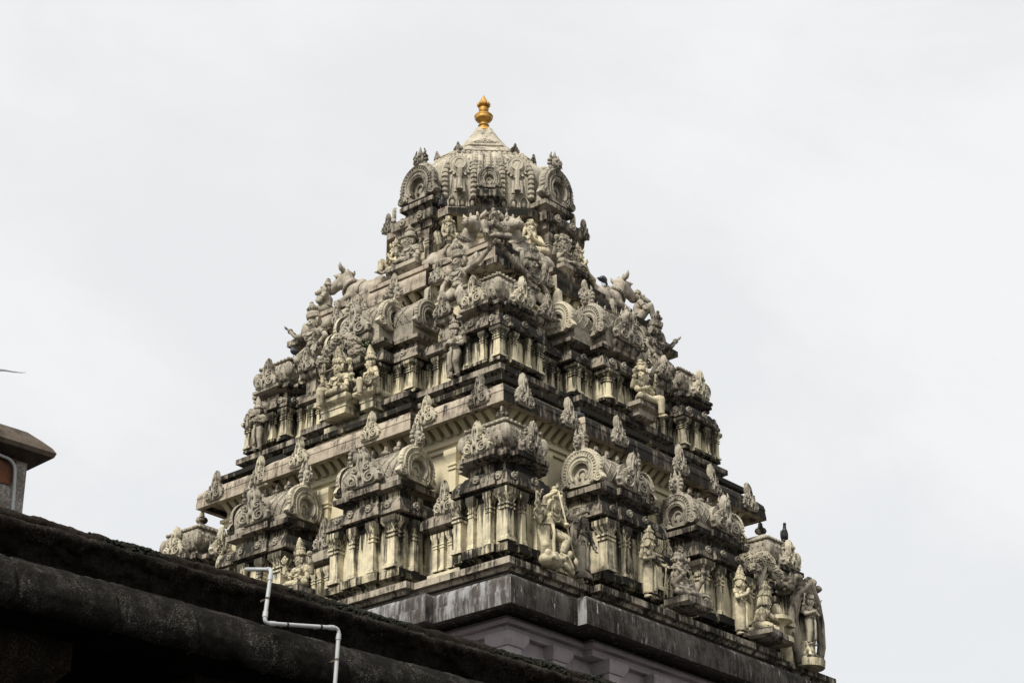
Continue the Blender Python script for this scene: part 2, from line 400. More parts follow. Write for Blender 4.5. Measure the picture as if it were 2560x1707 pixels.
tp('plinth_moulding', sq(2.3, .2, [(4.3, -3.72), (4.93, -3.715), (4.97, -3.66), (4.9, -3.585), (4.8, -3.58)]), 'mould')

# first storey body, dentilled wall and great cornice
tp('storey_body', sq(2.3, .12, [(4.42, -3.38), (4.42, -3.2), (4.3, -3.19), (4.2, -3.1), (4.1, -3.08), (4.1, -2.3), (4.1, -1.75), (3.7, -1.5)]), 'wall')
tp('upper_wall', sq(1.3, .15, [(3.72, -2.0), (3.72, -.40), (3.78, -.39), (3.78, -.31), (3.84, -.30), (3.84, -.235), (3.74, -.22), (3.74, .12)]), 'inner')
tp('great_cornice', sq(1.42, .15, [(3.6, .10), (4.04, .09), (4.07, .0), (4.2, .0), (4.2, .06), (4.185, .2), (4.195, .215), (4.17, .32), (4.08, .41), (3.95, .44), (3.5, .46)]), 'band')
tp('cornice_moulding', sq(1.35, .15, [(3.5, .45), (3.74, .45), (3.72, .57), (3.84, .6), (3.92, .61), (3.92, .71), (3.78, .73), (3.6, .75), (3.54, .9), (3.5, .92)]), 'mould')
tp('upper_plinth', sq(1.25, .2, [(3.4, .9), (3.52, .91), (3.62, .98), (3.66, 1.0), (3.66, 1.11), (3.4, 1.13)]), 'cornice')
dm = MB()
dm.extr([(-.055, 0), (.055, 0), (.075, .2), (-.075, .2)], -.1, 0)
dm = MB().add([(-.05, .02, 0), (.05, .02, 0), (.075, .02, .21), (-.075, .02, .21), (-.05, -.05, 0), (.05, -.05, 0), (.062, -.13, .08), (-.062, -.13, .08), (.075, -.25, .17), (-.075, -.25, .17), (.075, -.27, .215), (-.075, -.27, .215)],
              [(0, 1, 2, 3), (4, 5, 1, 0), (4, 5, 6, 7), (7, 6, 8, 9), (9, 8, 10, 11), (11, 10, 2, 3), (1, 5, 6, 8, 10, 2), (0, 4, 7, 9, 11, 3)])
dme = dm.mesh('cornice_bracket', M_['inner'])
for F in 'LR':
    for i in range(33):
        X = -3.6 + i * .225; c = abs(X) < 1.33
        link('cornice_bracket', dme, tower, ZT @ FACE[F] @ T(X, -(3.89 if c else 3.74), -.125))
    for X in (-2.6, -.62, .62, 2.6):
        link('wall_pilaster', shared('wall_pilaster', lambda: pilaster_mb(.17, 1.0), 'inner'), tower, ZT @ FACE[F] @ T(X, -(3.87 if abs(X) < 1 else 3.73), -1.42))
    for i, (X, o) in enumerate(((-3.62, 4.17), (-2.28, 4.17), (-.98, 4.32), (.98, 4.32), (2.28, 4.17), (3.62, 4.17))):
        link('cornice_ornament', kudu(i % 3, 'orn_c' if F == 'L' and 0 < i < 5 else 'orn'), tower, ZT @ FACE[F] @ T(X, -o - .02, .06) @ RX(R(-5)) @ RY(R(random.uniform(-3, 3))) @ SC(.48 * random.uniform(.93, 1.05), .55, .49 + random.uniform(-.03, .03)))

def kapota(h, z0, z1):
    return [(h - .22, z0 + .03), (h - .05, z0), (h, z0 + .015), (h, z0 + .08), (h - .015, z0 + .09), (h - .03, z0 + .6 * (z1 - z0)), (h - .09, z1 - .02), (h - .16, z1)]
T1 = dict(zb=-3.375, zs=-2.93, zc=-1.97, k0=-1.9, k1=-1.58, n1=-1.38, s1=-1.2, r1=-.36, tip=-.04, kh=.66, ph=.56, wh=.47, nh=.44, sh=.58, pw=.17)
T2 = dict(zb=1.115, zs=1.34, zc=1.94, k0=1.98, k1=2.27, n1=2.43, s1=2.58, r1=3.42, tip=3.44, kh=.66, ph=.57, wh=.48, nh=.43, sh=.55, pw=.15)
def walls(m, poly, d, p):
    """base moulding and wall of a pavilion; poly is the wall line"""
    return m.sweep(poly, [(0, d['zb'] + .1), (0, d['zc'])])
def foot(poly, d, par):
    zb, zs = d['zb'], d['zs']; h = zs - zb
    return MB().sweep(poly, [(.09, zb), (.09, zb + .2 * h), (.02, zb + .24 * h), (.02, zb + .42 * h), (.11, zb + .56 * h), (.16, zb + .6 * h), (.16, zs - .03), (.05, zs), (-.02, zs + .003)]).build('base_moulding', M_['foot'], par)
def frieze(m, poly, d):
    return m.sweep(poly, [(.0, d['zc'] - .1), (.03, d['zc'] - .1), (.03, d['zc'] - .02), (.1, d['zc']), (.1, d['k0'] - .01), (.13, d['k0'] + .03)])
def rosettes(par, pts, s=.075, mat='orn'):
    for M in pts: link('rosette', shared('rosette', disc_mb, mat), par, M @ SC(s, s, s))

def kuta(d, sx, sy, c):
    cx, cy = sx * c, sy * c; w = d['wh']; pc, pp = .22, .07
    P = plan(w, pc, pp)
    k = walls(MB(), P, d, 0).build('corner_pavilion', M_['wall'], tower, ZT @ T(cx, cy, 0))
    foot(P, d, k); frieze(MB(), P, d).build('frieze', M_['mould'], k)
    MB().sweep(plan(w, pc + .02, pp), rel(kapota(d['kh'], d['k0'], d['k1']), w)).build('cornice', M_['cornice'], k)
    MB().sweep(plan(.4, .2, .06), [(d['nh'] - .4, d['k1'] - .01), (d['nh'] - .4, d['n1'] + .01)]).build('neck', M_['foot'], k)
    MB().sweep(plan(.4, .24, .14), rel([(d['nh'], d['n1']), (d['sh'] - .06, d['n1'] + .03), (d['sh'], d['n1'] + .07), (d['sh'], d['s1'] - .02), (d['sh'] - .05, d['s1'])], .4)).build('roof_slab', M_['cornice'], k)
    H = d['r1'] - d['s1']; a = d['sh'] - .12
    r = MB().sweep(rect(-a, a, -a, a), [(-.02, d['s1'] - .005), (-.02, d['s1'] + .12 * H), (.05, d['s1'] + .2 * H), (.09, d['s1'] + .36 * H), (.07, d['s1'] + .52 * H), (-.0, d['s1'] + .68 * H), (.04, d['s1'] + .70 * H), (.04, d['s1'] + .73 * H), (-.08, d['s1'] + .82 * H), (-.22, d['s1'] + .93 * H), (-a + .07, d['r1'])])
    for q in ((1, 1), (1, -1), (-1, 1), (-1, -1)):
        r.ell((q[0] * (a + .05), q[1] * (a + .05), d['s1'] + .4 * H), (.1, .1, .17), 8, 6)
        for i in range(7):
            f = -1 + i / 3
    for kx in range(4):
        for i in range(9):
            v = (RZ(kx * pi / 2) @ Vector((-a + i * a / 4, -a - .035, d['s1'] + .715 * H))); r.ell(v, .035, 6, 4)
    for kx in range(4):          # rows of overlapping leaves and a vase motif on every side
        for row, (f, dd) in enumerate(((.2, .055), (.36, .095), (.52, .075))):
            for i in range(7):
                x = (-.84 + .28 * i + (.14 if row % 2 else 0)) * a
                if abs(x) < .16 * a: continue
                r.ell(RZ(kx * pi / 2) @ Vector((x, -a - dd + .012, d['s1'] + f * H)), (.032, .03, .05), 6, 4)
        for i, (rr0, f) in enumerate(((.06, .2), (.1, .38), (.05, .54), (.03, .62))): r.ell(RZ(kx * pi / 2) @ Vector((0, -a - .07, d['s1'] + f * H)), (rr0, .06, rr0 * .9), 8, 5)
    r.build('roof', M_['roof'], k)
    if d is T1: link('roof_finial', shared('roof_finial1', lambda: stupi_mb(.36), 'slab', True), k, T(0, 0, d['r1'] - .03))
    s = .30
    for F in 'LRAB':
        if (F == 'A' and sy < 0 and False): continue
        g = link('gable', shared('small_gable', lambda: kudu_mb(5), random.choice(('orn', 'orn_c'))), k, FACE[F] @ T(0, -d['sh'] - .1, d['s1'] - .02) @ RX(R(random.uniform(-7, 1))) @ RY(random.uniform(-.05, .05)) @ SC(.55 * random.uniform(.92, 1.06), .56, .51 * random.uniform(.92, 1.06)))
        MB().sweep(rect(-.22, .22, -d['sh'] - .02, -.2), [(0, d['s1'] - .01), (0, d['s1'] + .3 * H), (-.12, d['s1'] + .5 * H)]).build('gable_block', M_['roof'], k, FACE[F])
        for X in (-d['ph'] + .0, -.2, .2, d['ph']):
            pm = shared(('pilaster', d is T1, 1), lambda: pilaster_mb(d['pw'] * (1. if True else .7), d['zc'] - d['zs']), 'wall')
            yy = d['ph'] - .02 if abs(X) > .3 else d['ph'] + .03
            if abs(X) > .3 and F in 'RA': continue
            sc = 1 if abs(X) > .3 else .6
            link('pilaster', pm, k, FACE[F] @ T(X if abs(X) < .3 else X - math.copysign(.02, X), -yy, d['zs']) @ SC(sc, sc, 1))
        rosettes(k, [FACE[F] @ T(X, -d['kh'] - (.075 if abs(X) < .2 else -.012), (d['k0'] + d['k1']) / 2 + .02) for X in (-.45, -.0, .45)])
    return k
for d, c in ((T1, 4.1), (T2, 2.92)):
    for sx, sy in ((-1, -1), (-1, 1), (1, -1)): kuta(d, sx, sy, c)

def barrel(m, x0, x1, yc, zc, r, n=16):
    pts = [(yc - r * 1.0 * cos(R(-35 + 250 * i / n)), zc + r * sin(R(-35 + 250 * i / n))) for i in range(n + 1)]
    vs = [(x0, y, z) for y, z in pts] + [(x1, y, z) for y, z in pts]
    fs = [(i, i + 1, n + 2 + i, n + 1 + i) for i in range(n)] + [(n, 0, n + 1, 2 * n + 1), tuple(range(n + 1)), tuple(range(2 * n + 1, n, -1))]
    return m.add(vs, fs)
def sala(d, F, xc, hw, o, back, br, bz, bo, gs, gz, ns, nz, no, c, p, pils, demon, mats=('orn_c', 'orn'), rosy=True, zadd=0.):
    """oblong pavilion with a barrel roof; o: distance of its wall from the tower axis"""
    P = [(-hw, -back), (-hw, -o), (-c, -o), (-c, -o - p), (c, -o - p), (c, -o), (hw, -o), (hw, -back)] if p else rect(-hw, hw, -o, -back)
    MF = ZT @ FACE[F] @ T(xc, 0, 0)
    k = walls(MB(), P, d, 0).build('oblong_pavilion', M_['wall'], tower, MF)
    foot(P, d, k); frieze(MB(), P, d).build('frieze', M_['mould'], k)
    MB().sweep(P, rel(kapota(.19, d['k0'], d['k1']), 0)).build('cornice', M_['cornice'], k)
    MB().sweep(P, [(-.05, d['k1'] - .01), (-.05, d['n1'] - .02)]).build('neck', M_['foot'], k)
    MB().sweep(P, [(-.06, d['n1'] - .03), (.0, d['n1']), (.09, d['n1'] + .03), (.1, d['s1'] - .05), (.04, d['s1'] - .03)]).build('roof_slab', M_['cornice'], k)
    r = barrel(MB(), -hw + .04, hw - .04, -bo, bz, br)
    for i in range(9): r.ell((-hw + .2 + i * (2 * hw - .4) / 8, -bo, bz + br), (.05, .04, .045), 6, 4)
    for sg in (1, -1):           # diamond lattice in relief
        for i in range(-4, 10):
            pts = []
            for j in range(15):
                ph = R(-20 + 150 * j / 14); x = -hw + .12 + (i * .2 + (j / 14) * .8) ; x = x if sg > 0 else -x
                if abs(x) < hw - .06: pts.append((x, -bo - (br + .006) * cos(ph), bz + (br + .006) * sin(ph)))
            if len(pts) > 2: r.tube(pts, .011, 4)
    r.box(-hw + .05, hw - .05, -bo - br * .95, -bo + br * .9, d['s1'] - .04, bz - br * .4)
    r.build('barrel_roof', M_['roof'], k)
    for s in (-1, 1):
        g = link('end_gable', shared('end_gable', lambda: horseshoe_mb(), random.choice(mats)), k, T(s * (hw + .03), -bo - .02, gz) @ RZ(s * pi / 2 + random.uniform(-.06, .06)) @ RY(random.uniform(-.04, .04)) @ SC(gs * random.uniform(.95, 1.05), gs * .9, gs * random.uniform(.95, 1.06)))
        if demon: link('demon_mask', shared('demon_mask', demon_mb, 'orn', True), k, T(s * (hw + .03), -bo - .02, gz + gs * 1.0) @ RZ(s * pi / 2) @ SC(.36, .4, .42))
    if ns:
        g = link('front_gable', shared('front_gable', lambda: kudu_mb(9), mats[1]), k, T(0, -no - .06, nz) @ SC(ns * 1.25, ns, ns * .95))
        a = barrel(MB(), -no, -bo, 0, 0, .3); a.M = I4
        q = MB(); q.M = T(0, 0, nz + .28) @ RZ(pi / 2); barrel(q, -no + .02 - .0, -bo, 0, 0, .3); q.build('gable_vault', M_['roof'], k)
        MB().sweep(rect(-.36, .36, -no - .05, -bo), [(-.06, d['s1'] - .06), (0, d['s1'] - .02), (.03, nz - .1), (.03, nz - .03), (-.04, nz)]).build('gable_sill', M_['cornice'], k)
    for X in (-.42 * hw, 0, .42 * hw):
        if rosy: link('roof_finial', shared('roof_finial2', lambda: stupi_mb(.3), 'slab', True), k, T(X, -bo, bz + br - .02))
    for X, py, w, rd in pils:
        link('pilaster', shared(('pilaster', d is T1, w, rd), lambda: pilaster_mb(w, d['zc'] - d['zs'], rd), 'wall'), k, T(X, -py, d['zs']))
    for s in (-1, 1):
        link('pilaster', shared(('pilaster', d is T1, .12, 0), lambda: pilaster_mb(.12, d['zc'] - d['zs']), 'wall'), k, T(s * (hw + .06), -o + .32, d['zs']))
    zr = (d['k0'] + d['k1']) / 2 + .02
    rosettes(k, [T(X, -o - .175 - (p if abs(X) < c else 0), zr) for X in (-hw * .82, -hw * .3, hw * .3, hw * .82)] + [T(s * (hw + .175), -o + .25, zr) @ RZ(s * pi / 2) for s in (-1, 1)])
    return k
for F in 'LR':
    for xc in (-1.48, 1.48):
        sala(T1, F, xc, .78, 4.84, 3.9, .44, -.93, 4.42, .47, -.92, .62, -1.2, 4.93, .3, .07,
             [(-.72, 4.90, .2, 0), (-.24, 4.95, .12, 0), (.24, 4.95, .12, 0), (.72, 4.90, .2, 0)], True, ('orn_c', 'orn'))
    # recesses between the pavilions, each with its own little niche and flame ornament
    for X in (-3.02, 0, 3.02):
        o = 4.44 if X == 0 else 4.34
        b = MB().sweep(rect(-.3, .3, -o, -4.0), [(.05, -3.37), (.05, -3.2), (.12, -3.12), (.12, -3.05), (0, -3.0), (0, -2.3)]).build('niche', M_['wall'], tower, ZT @ FACE[F] @ T(X, 0, 0))
        MB().sweep(rect(-.3, .3, -o, -4.0), [(.0, -2.36), (.04, -2.35), (.06, -2.28), (.2, -2.22), (.22, -2.2), (.21, -2.05), (.14, -1.96), (-.02, -1.94)]).build('cornice', M_['cornice'], b)
        for x in (-.26, -.1, .1, .26): link('pilaster', shared('niche_pilaster', lambda: pilaster_mb(.09, .7), 'wall'), b, T(x, -o - .04, -3.0))
        link('flame_ornament', kudu(1, random.choice(('orn', 'orn_c'))), b, T(0, -o - .1, -1.96) @ RY(random.uniform(-.06, .06)) @ SC(.46, .52, .48))
        MB().box(-.3, .3, -o + .02, -4.0, -1.95, -1.5).build('backing', M_['mould'], b)
    # second storey
    k = sala(T2, F, 0, 1.24, 3.38, 2.5, .40, 2.98, 3.08, .42, 2.98, 0, 0, 0, .2, 0,
             [(-1.18, 3.44, .17, 0), (-.86, 3.44, .12, 0), (.86, 3.44, .12, 0), (1.18, 3.44, .17, 0)], False, ('orn_c', 'orn'))
    k = sala(T2, F, 0, .6, 3.68, 2.9, .42, 3.06, 3.36, .46, 3.04, .6, 2.72, 3.82, .25, .06,
             [(-.52, 3.74, .2, 1), (.52, 3.74, .2, 1), (-.2, 3.74, .11, 0), (.2, 3.74, .11, 0)], True, ('orn_c', 'orn'))
    for X in (-1.92, 1.92):
        b = MB().sweep(rect(-.4, .4, -3.16, -2.6), [(.05, 1.12), (.05, 1.22), (.1, 1.3), (0, 1.34), (0, 2.05)]).build('niche', M_['wall'], tower, ZT @ FACE[F] @ T(X, 0, 0))
        MB().sweep(rect(-.42, .42, -3.16, -2.6), [(-.1, 2.0), (.08, 2.02), (.15, 2.06), (.15, 2.13), (.1, 2.27), (.0, 2.29)]).build('cornice', M_['cornice'], b)
        for x in (-.28, .28, .06): link('pilaster', shared('niche_pilaster2', lambda: pilaster_mb(.11, .62), 'wall'), b, T(x, -3.2, 1.34))
        MB().sweep(rect(-.2, .2, -3.3, -2.5), [(-.06, 2.27), (-.06, 2.56), (.02, 2.6), (.05, 2.66), (.05, 2.72), (0, 2.74)]).build('shelf', M_['slab'], b)
        link('flame_ornament', kudu(2, 'orn'), b, T(0, -3.36, 2.73) @ SC(.44, .5, .42))
tp('upper_body', sq(.6, .1, [(2.9, 1.0), (2.95, 1.3), (2.95, 2.2), (2.6, 2.4), (2.42, 2.42), (2.42, 3.55), (2.5, 3.56), (2.5, 3.68), (2.42, 3.7), (2.42, 4.05)]), 'inner')
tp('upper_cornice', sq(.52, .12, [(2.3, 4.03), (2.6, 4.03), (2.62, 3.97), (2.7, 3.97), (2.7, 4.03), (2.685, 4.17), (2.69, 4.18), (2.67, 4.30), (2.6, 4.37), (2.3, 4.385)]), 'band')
tp('cornice_moulding', sq(.5, .12, [(2.2, 4.37), (2.46, 4.38), (2.46, 4.44), (2.3, 4.44)]), 'mould')
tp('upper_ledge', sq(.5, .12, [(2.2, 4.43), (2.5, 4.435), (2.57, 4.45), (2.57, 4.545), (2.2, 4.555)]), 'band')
for F in 'LR':
    for i, (X, o) in enumerate(((-1.8, 2.68), (-1.12, 2.68), (0., 2.8), (1.12, 2.68), (1.8, 2.68))):
        link('cornice_ornament', kudu(i % 3, 'orn'), tower, ZT @ FACE[F] @ T(X, -o - .02, 4.0) @ RX(R(-5)) @ RY(R(random.uniform(-4, 4))) @ SC(.4, .42, .41 + random.uniform(-.03, .03)))
    for i in range(18):
        X = -2.3 + i * .27
        link('eave_bracket', dme, tower, ZT @ FACE[F] @ T(X, -(2.53 if abs(X) < .55 else 2.43), 3.81) @ SC(1, .8, .9))
for sx, sy in ((-1, -1), (-1, 1), (1, -1)):       # corner slabs that the strong men carry
    x0, x1 = sorted((sx * 2.3, sx * 2.99)); y0, y1 = sorted((sy * 2.3, sy * 2.99))
    tp('corner_slab', MB().sweep(rect(x0, x1, y0, y1), [(-.06, 3.72), (0, 3.73), (0, 3.86), (-.03, 3.88), (-.2, 3.99), (-.3, 4.0)]), 'slab')

# neck
def oc(prof, k=None):
    k = prof[0][0] if k is None else k; return MB().sweep(octa(k), rel(prof, k))
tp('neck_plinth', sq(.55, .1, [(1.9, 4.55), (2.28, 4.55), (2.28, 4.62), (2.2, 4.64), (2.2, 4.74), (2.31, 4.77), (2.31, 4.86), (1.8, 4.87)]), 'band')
tp('neck_wall', oc([(1.78, 4.86), (1.78, 4.95), (1.88, 4.96), (1.88, 5.02), (1.78, 5.04), (1.72, 5.05), (1.72, 5.5), (1.78, 5.51), (1.78, 5.56), (1.84, 5.58), (1.84, 5.63), (1.76, 5.64), (1.76, 5.98)], 1.78), 'inner')
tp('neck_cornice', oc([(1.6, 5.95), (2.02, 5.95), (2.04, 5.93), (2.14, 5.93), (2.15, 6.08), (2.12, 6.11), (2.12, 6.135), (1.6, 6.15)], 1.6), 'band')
for k in range(8):
    a = k * pi / 4
    if k in (1, 2) : continue
    for X in (-.6, -.36, -.12, .12, .36, .6):
        if k % 2 == 0 and abs(X) < .5: continue
        link('neck_bracket', dme, tower, ZT @ RZ(a + pi / 2) @ T(X, -1.75, 5.7) @ SC(1.15, 1.1, 1.08))
for F in 'LRAB':
    b = MB().sweep(rect(-.34, .34, -2.05, -1.2), [(.04, 4.87), (.04, 4.95), (0, 4.97), (0, 5.7)]).build('shrine_niche', M_['wall'], tower, ZT @ FACE[F])
    for x in (-.3, .3): link('pilaster', shared('shrine_pilaster', lambda: pilaster_mb(.12, .78), 'slab'), b, T(x, -2.09, 4.95))
    MB().sweep(rect(-.34, .34, -2.05, -1.2), [(.0, 5.62), (.06, 5.64), (.08, 5.72), (.16, 5.78), (.18, 5.9), (.26, 5.93), (.27, 5.97), (.26, 6.13), (.18, 6.2), (.1, 6.22)]).build('cornice', M_['cornice'], b)
    MB().sweep(rect(-.34, .34, -2.05, -1.2), [(.02, 6.2), (.02, 6.34), (.1, 6.4), (.14, 6.42), (.14, 6.52), (.08, 6.55)]).build('gable_pedestal', M_['slab'], b)
    MB().sweep(rect(-.4, .4, -2.0, -1.2), [(-.02, 6.54), (-.02, 6.85), (-.12, 7.05), (-.26, 7.2)]).build('gable_block', M_['dome'], b)
    link('arch_gable', shared('arch_gable', lambda: horseshoe_mb(False), 'orn'), b, T(0, -2.1, 6.9) @ SC(.52, .62, .56))
    link('demon_mask', shared('demon_mask', demon_mb, 'orn', True), b, T(0, -2.06, 7.42) @ SC(.42, .46, .44))
    rosettes(b, [T(x, -2.33, 6.05) for x in (-.25, .25)], .09)
    MB().sweep(rect(-.42, .42, -2.62, -1.9), [(-.2, 4.6), (-.14, 4.7), (0, 4.78), (0, 4.87), (-.04, 4.89)]).build('seat', M_['slab'], b)
# flame ornaments on the outer ends of the neck cornice
for k in range(8):
    if k % 2 == 0:
        s = -1 if k == 4 else 1
        if k in (4, 6): link('cornice_ornament', kudu(k % 3, 'orn'), tower, ZT @ RZ(k * pi / 4 + pi / 2) @ T(s * .86, -2.12, 6.1) @ SC(.34, .45, .36))

# dome: broad diagonal sides and narrow sides behind the four arches
def oct2(r, b=.585):
    out = []
    for k in range(4):
        a = pi / 4 + k * pi / 2
        for t in (-b * r, b * r): out.append((r * cos(a) - t * sin(a), r * sin(a) + t * cos(a)))
    return out
def domed(prof):
    m = MB(); vs = []; fs = []
    for r, z in prof: vs += [(x, y, z) for x, y in oct2(r)]
    for k in range(len(prof) - 1):
        for i in range(8):
            j = (i + 1) % 8; fs.append((k * 8 + i, k * 8 + j, k * 8 + 8 + j, k * 8 + 8 + i))
    fs += [tuple(range(7, -1, -1)), tuple(range(len(prof) * 8 - 8, len(prof) * 8))]
    return m.add(vs, fs)
dome = domed([(1.52, 6.14), (1.56, 6.2), (1.58, 6.42), (1.52, 6.44), (1.55, 6.6), (1.61, 6.9), (1.63, 7.15), (1.59, 7.4), (1.5, 7.6), (1.37, 7.79), (1.2, 7.96), (1.05, 8.06)]).build('dome', M_['dome'], tower, ZT)
def dprof(z):
    P = [(1.55, 6.6), (1.61, 6.9), (1.63, 7.15), (1.59, 7.4), (1.5, 7.6), (1.37, 7.79), (1.2, 7.96), (1.05, 8.06)]
    for (a, z0), (b, z1) in zip(P, P[1:]):
        if z <= z1: return a + (b - a) * (z - z0) / (z1 - z0)
    return 1.05
ga = MB()
P8 = oct2(1.08)
for i in range(8):
    a, b = Vector(P8[i]), Vector(P8[(i + 1) % 8])
    nj = max(3, round((b - a).length / .115))
    for j in range(nj):
        p = a.lerp(b, j / nj); ga.ell((p.x, p.y, 8.05 + random.uniform(-.01, .01)), (.07, .07, .062), 7, 5)
        ga.ell((p.x * 1.04, p.y * 1.04, 7.98 + random.uniform(-.01, .01)), (.05, .05, .05), 6, 4)
ga.build('garland', M_['dome'], dome)
domed([(.9, 8.07), (1.07, 8.09), (1.1, 8.13), (1.08, 8.17), (.9, 8.3), (.72, 8.45), (.6, 8.52), (.63, 8.55), (.61, 8.6), (.49, 8.74), (.37, 8.93), (.28, 9.09), (.22, 9.2), (.19, 9.28)]).build('cap_roof', M_['dome'], dome)
for k in range(8):
    a = k * pi / 4; F = RZ(a + pi / 2)
    px, py = oct2(1.07)[k]; link('antefix', kudu(k % 3, 'orn'), dome, T(px, py, 8.12) @ RZ(math.atan2(py, px) + pi / 2) @ SC(.2, .22, .17))
    link('cap_relief', kudu((k + 1) % 3, 'dome'), dome, F @ T(0, -.6, 8.6) @ RX(R(-44)) @ SC(.44, .3, .24))
    # lotus petals round the foot
    pt = MB()
    if k % 2 == 0: continue
    for i in range(8):
        x = -.77 + i * .22
        pt.tube([(x - .085, -1.59, 6.42), (x - .095, -1.58, 6.56), (x - .045, -1.59, 6.65), (x, -1.6, 6.68), (x + .045, -1.59, 6.65), (x + .095, -1.58, 6.56), (x + .085, -1.59, 6.42)], .02, 5)
        pt.ell((x, -1.55, 6.52), (.055, .05, .08), 6, 5)
    pt.build('lotus_band', M_['dome'], dome, F)
    if k % 2 == 0: continue
    # relief on the diagonal sides: three ribs, garlands of scales and two hanging medallions
    for X, w in ((-.19, .085), (0, .07), (.19, .085)):
        rb = MB(); zs = [6.66 + .1 * i for i in range(13)] + [7.95]
        rb.tube([(X * (1 - .2 * max(0, z - 7.2)), -dprof(z) + .01, z) for z in zs], w, 8)
        for i, z in enumerate(zs[:-1]):
            rb.tube([(X * (1 - .2 * max(0, z - 7.2)) - w * .95, -dprof(z) - .012, z + .03), (X * (1 - .2 * max(0, z - 7.2)), -dprof(z) - w * .92, z - .015), (X * (1 - .2 * max(0, z - 7.2)) + w * .95, -dprof(z) - .012, z + .03)], .017, 5)
        rb.build('rib', M_['dome'], dome, F)
    for X in (-.31, .31, -.93, .93):
        ch = MB()
        for i in range(12):
            z = 6.68 + i * .11; f = 1 - .28 * max(0, z - 7.2)
            ch.ell((X * f, -dprof(z) - .015, z), (.085, .095, .075), 7, 5); ch.ell((X * f, -dprof(z) - .06, z - .02), (.035, .04, .03), 6, 4)
        ch.build('scale_garland', M_['dome'], dome, F)
    for s in (-1, 1):
        md = MB(); y = -1.97; tilt = 0
        X = s * .62
        md.M = T(X, -dprof(7.3) - .02, 7.42) @ RX(R(-8)) @ SC(1.05, 1, 1.05)
        md.tube([(.19 * cos(2 * pi * i / 20), -.0, .22 * sin(2 * pi * i / 20)) for i in range(20)], .032, 6, True)
        md.tube([(.11 * cos(2 * pi * i / 16), -.07, .13 * sin(2 * pi * i / 16)) for i in range(16)], .025, 5, True)
        md.ell((0, 0, 0), (.175, .085, .205), 14, 8)
        for i in range(18): md.ell((.24 * cos(i * pi / 9), .0, .27 * sin(i * pi / 9)), (.035, .03, .035), 5, 4)
        md.tube([(0, -.05, -.04), (0, -.07, -.2), (0, -.04, -.34), (0, -.03, -.5), (0, 0, -.62)], [.03, .06, .045, .05, .075], 7)
        for x in (-.07, .07): md.tube([(x, 0, -.38), (x * 1.2, .03, -.68)], .04, 6)
        md.build('medallion', M_['dome'], dome, F)
        # curtain-like frame beside each medallion
        fr = MB()
        for dx in (-.22, .22): fr.tube([((X + dx * (1 - .0 * i)) * (1 - .02 * i), -dprof(6.6 + i * .16) + .005, 6.6 + i * .16) for i in range(9)], .028, 6)
        fr.build('frame_moulding', M_['dome'], dome, F)
    MB().sweep(rect(-.25, .25, -1.98, -1.4), [(-.08, 6.18), (-.08, 6.36), (-.02, 6.42), (.03, 6.46), (.03, 6.62), (-.01, 6.64)]).build('niche_pedestal', M_['slab'], dome, F)
    link('niche_gable', shared('niche_gable', lambda: horseshoe_mb(False), 'orn'), dome, F @ T(0, -1.98, 6.86) @ SC(.25, .3, .32))

# gilded finial
fi = MB().lathe([(.24, 9.2), (.235, 9.28), (.14, 9.36), (.1, 9.43), (.115, 9.45), (.14, 9.47), (.12, 9.49), (.095, 9.5), (.1, 9.535), (.08, 9.56), (.1, 9.585), (.19, 9.64), (.228, 9.7), (.19, 9.73), (.235, 9.76), (.215, 9.79), (.15, 9.82), (.1, 9.85), (.09, 9.9), (.125, 9.92), (.1, 9.945), (.085, 9.96), (.13, 10.0), (.105, 10.03), (.09, 10.06), (.12, 10.1), (.14, 10.13)], 28)
for i in range(12):
    a = i * pi / 6; fi.tube([(.1 * cos(a), .1 * sin(a), 10.07), (.15 * cos(a), .15 * sin(a), 10.13), (.16 * cos(a), .16 * sin(a), 10.18)], [.035, .03, .008], 5)
fi.lathe([(.11, 10.12), (.115, 10.17), (.09, 10.26), (.045, 10.36), (.005, 10.44)], 20)
fm = fi; sc_ = .83
tp('gilded_finial', fm, 'gold', ZT @ T(0, 0, 9.2) @ SC(.92, .92, .84) @ T(0, 0, -9.2), True)
# ------------------------------------------------------------------ statues
def V(*a): return Vector(a)
def fused(m, name, mat, vox=.0085, it=2):
    """the body's volumes fused into one continuous skin"""
    me = m.mesh(name, None)
    ob = bpy.data.objects.new('tmp', me); COL.objects.link(ob)
    md = ob.modifiers.new('r', 'REMESH'); md.mode = 'VOXEL'; md.voxel_size = vox; md.use_smooth_shade = True
    sm = ob.modifiers.new('s', 'SMOOTH'); sm.factor = .5; sm.iterations = it
    dg = bpy.context.evaluated_depsgraph_get()
    r = bpy.data.meshes.new_from_object(ob.evaluated_get(dg)); r.name = name
    bpy.data.objects.remove(ob); bpy.data.meshes.remove(me)
    r.materials.clear(); r.materials.append(M_[mat]); r.polygons.foreach_set('use_smooth', [True] * len(r.polygons))
    return r
def frame(z, y):
    z = z.normalized(); x = y.cross(z)
    x = x.normalized() if x.length > 1e-4 else z.orthogonal().normalized(); y = z.cross(x)
    return Matrix((x, y, z)).transposed()
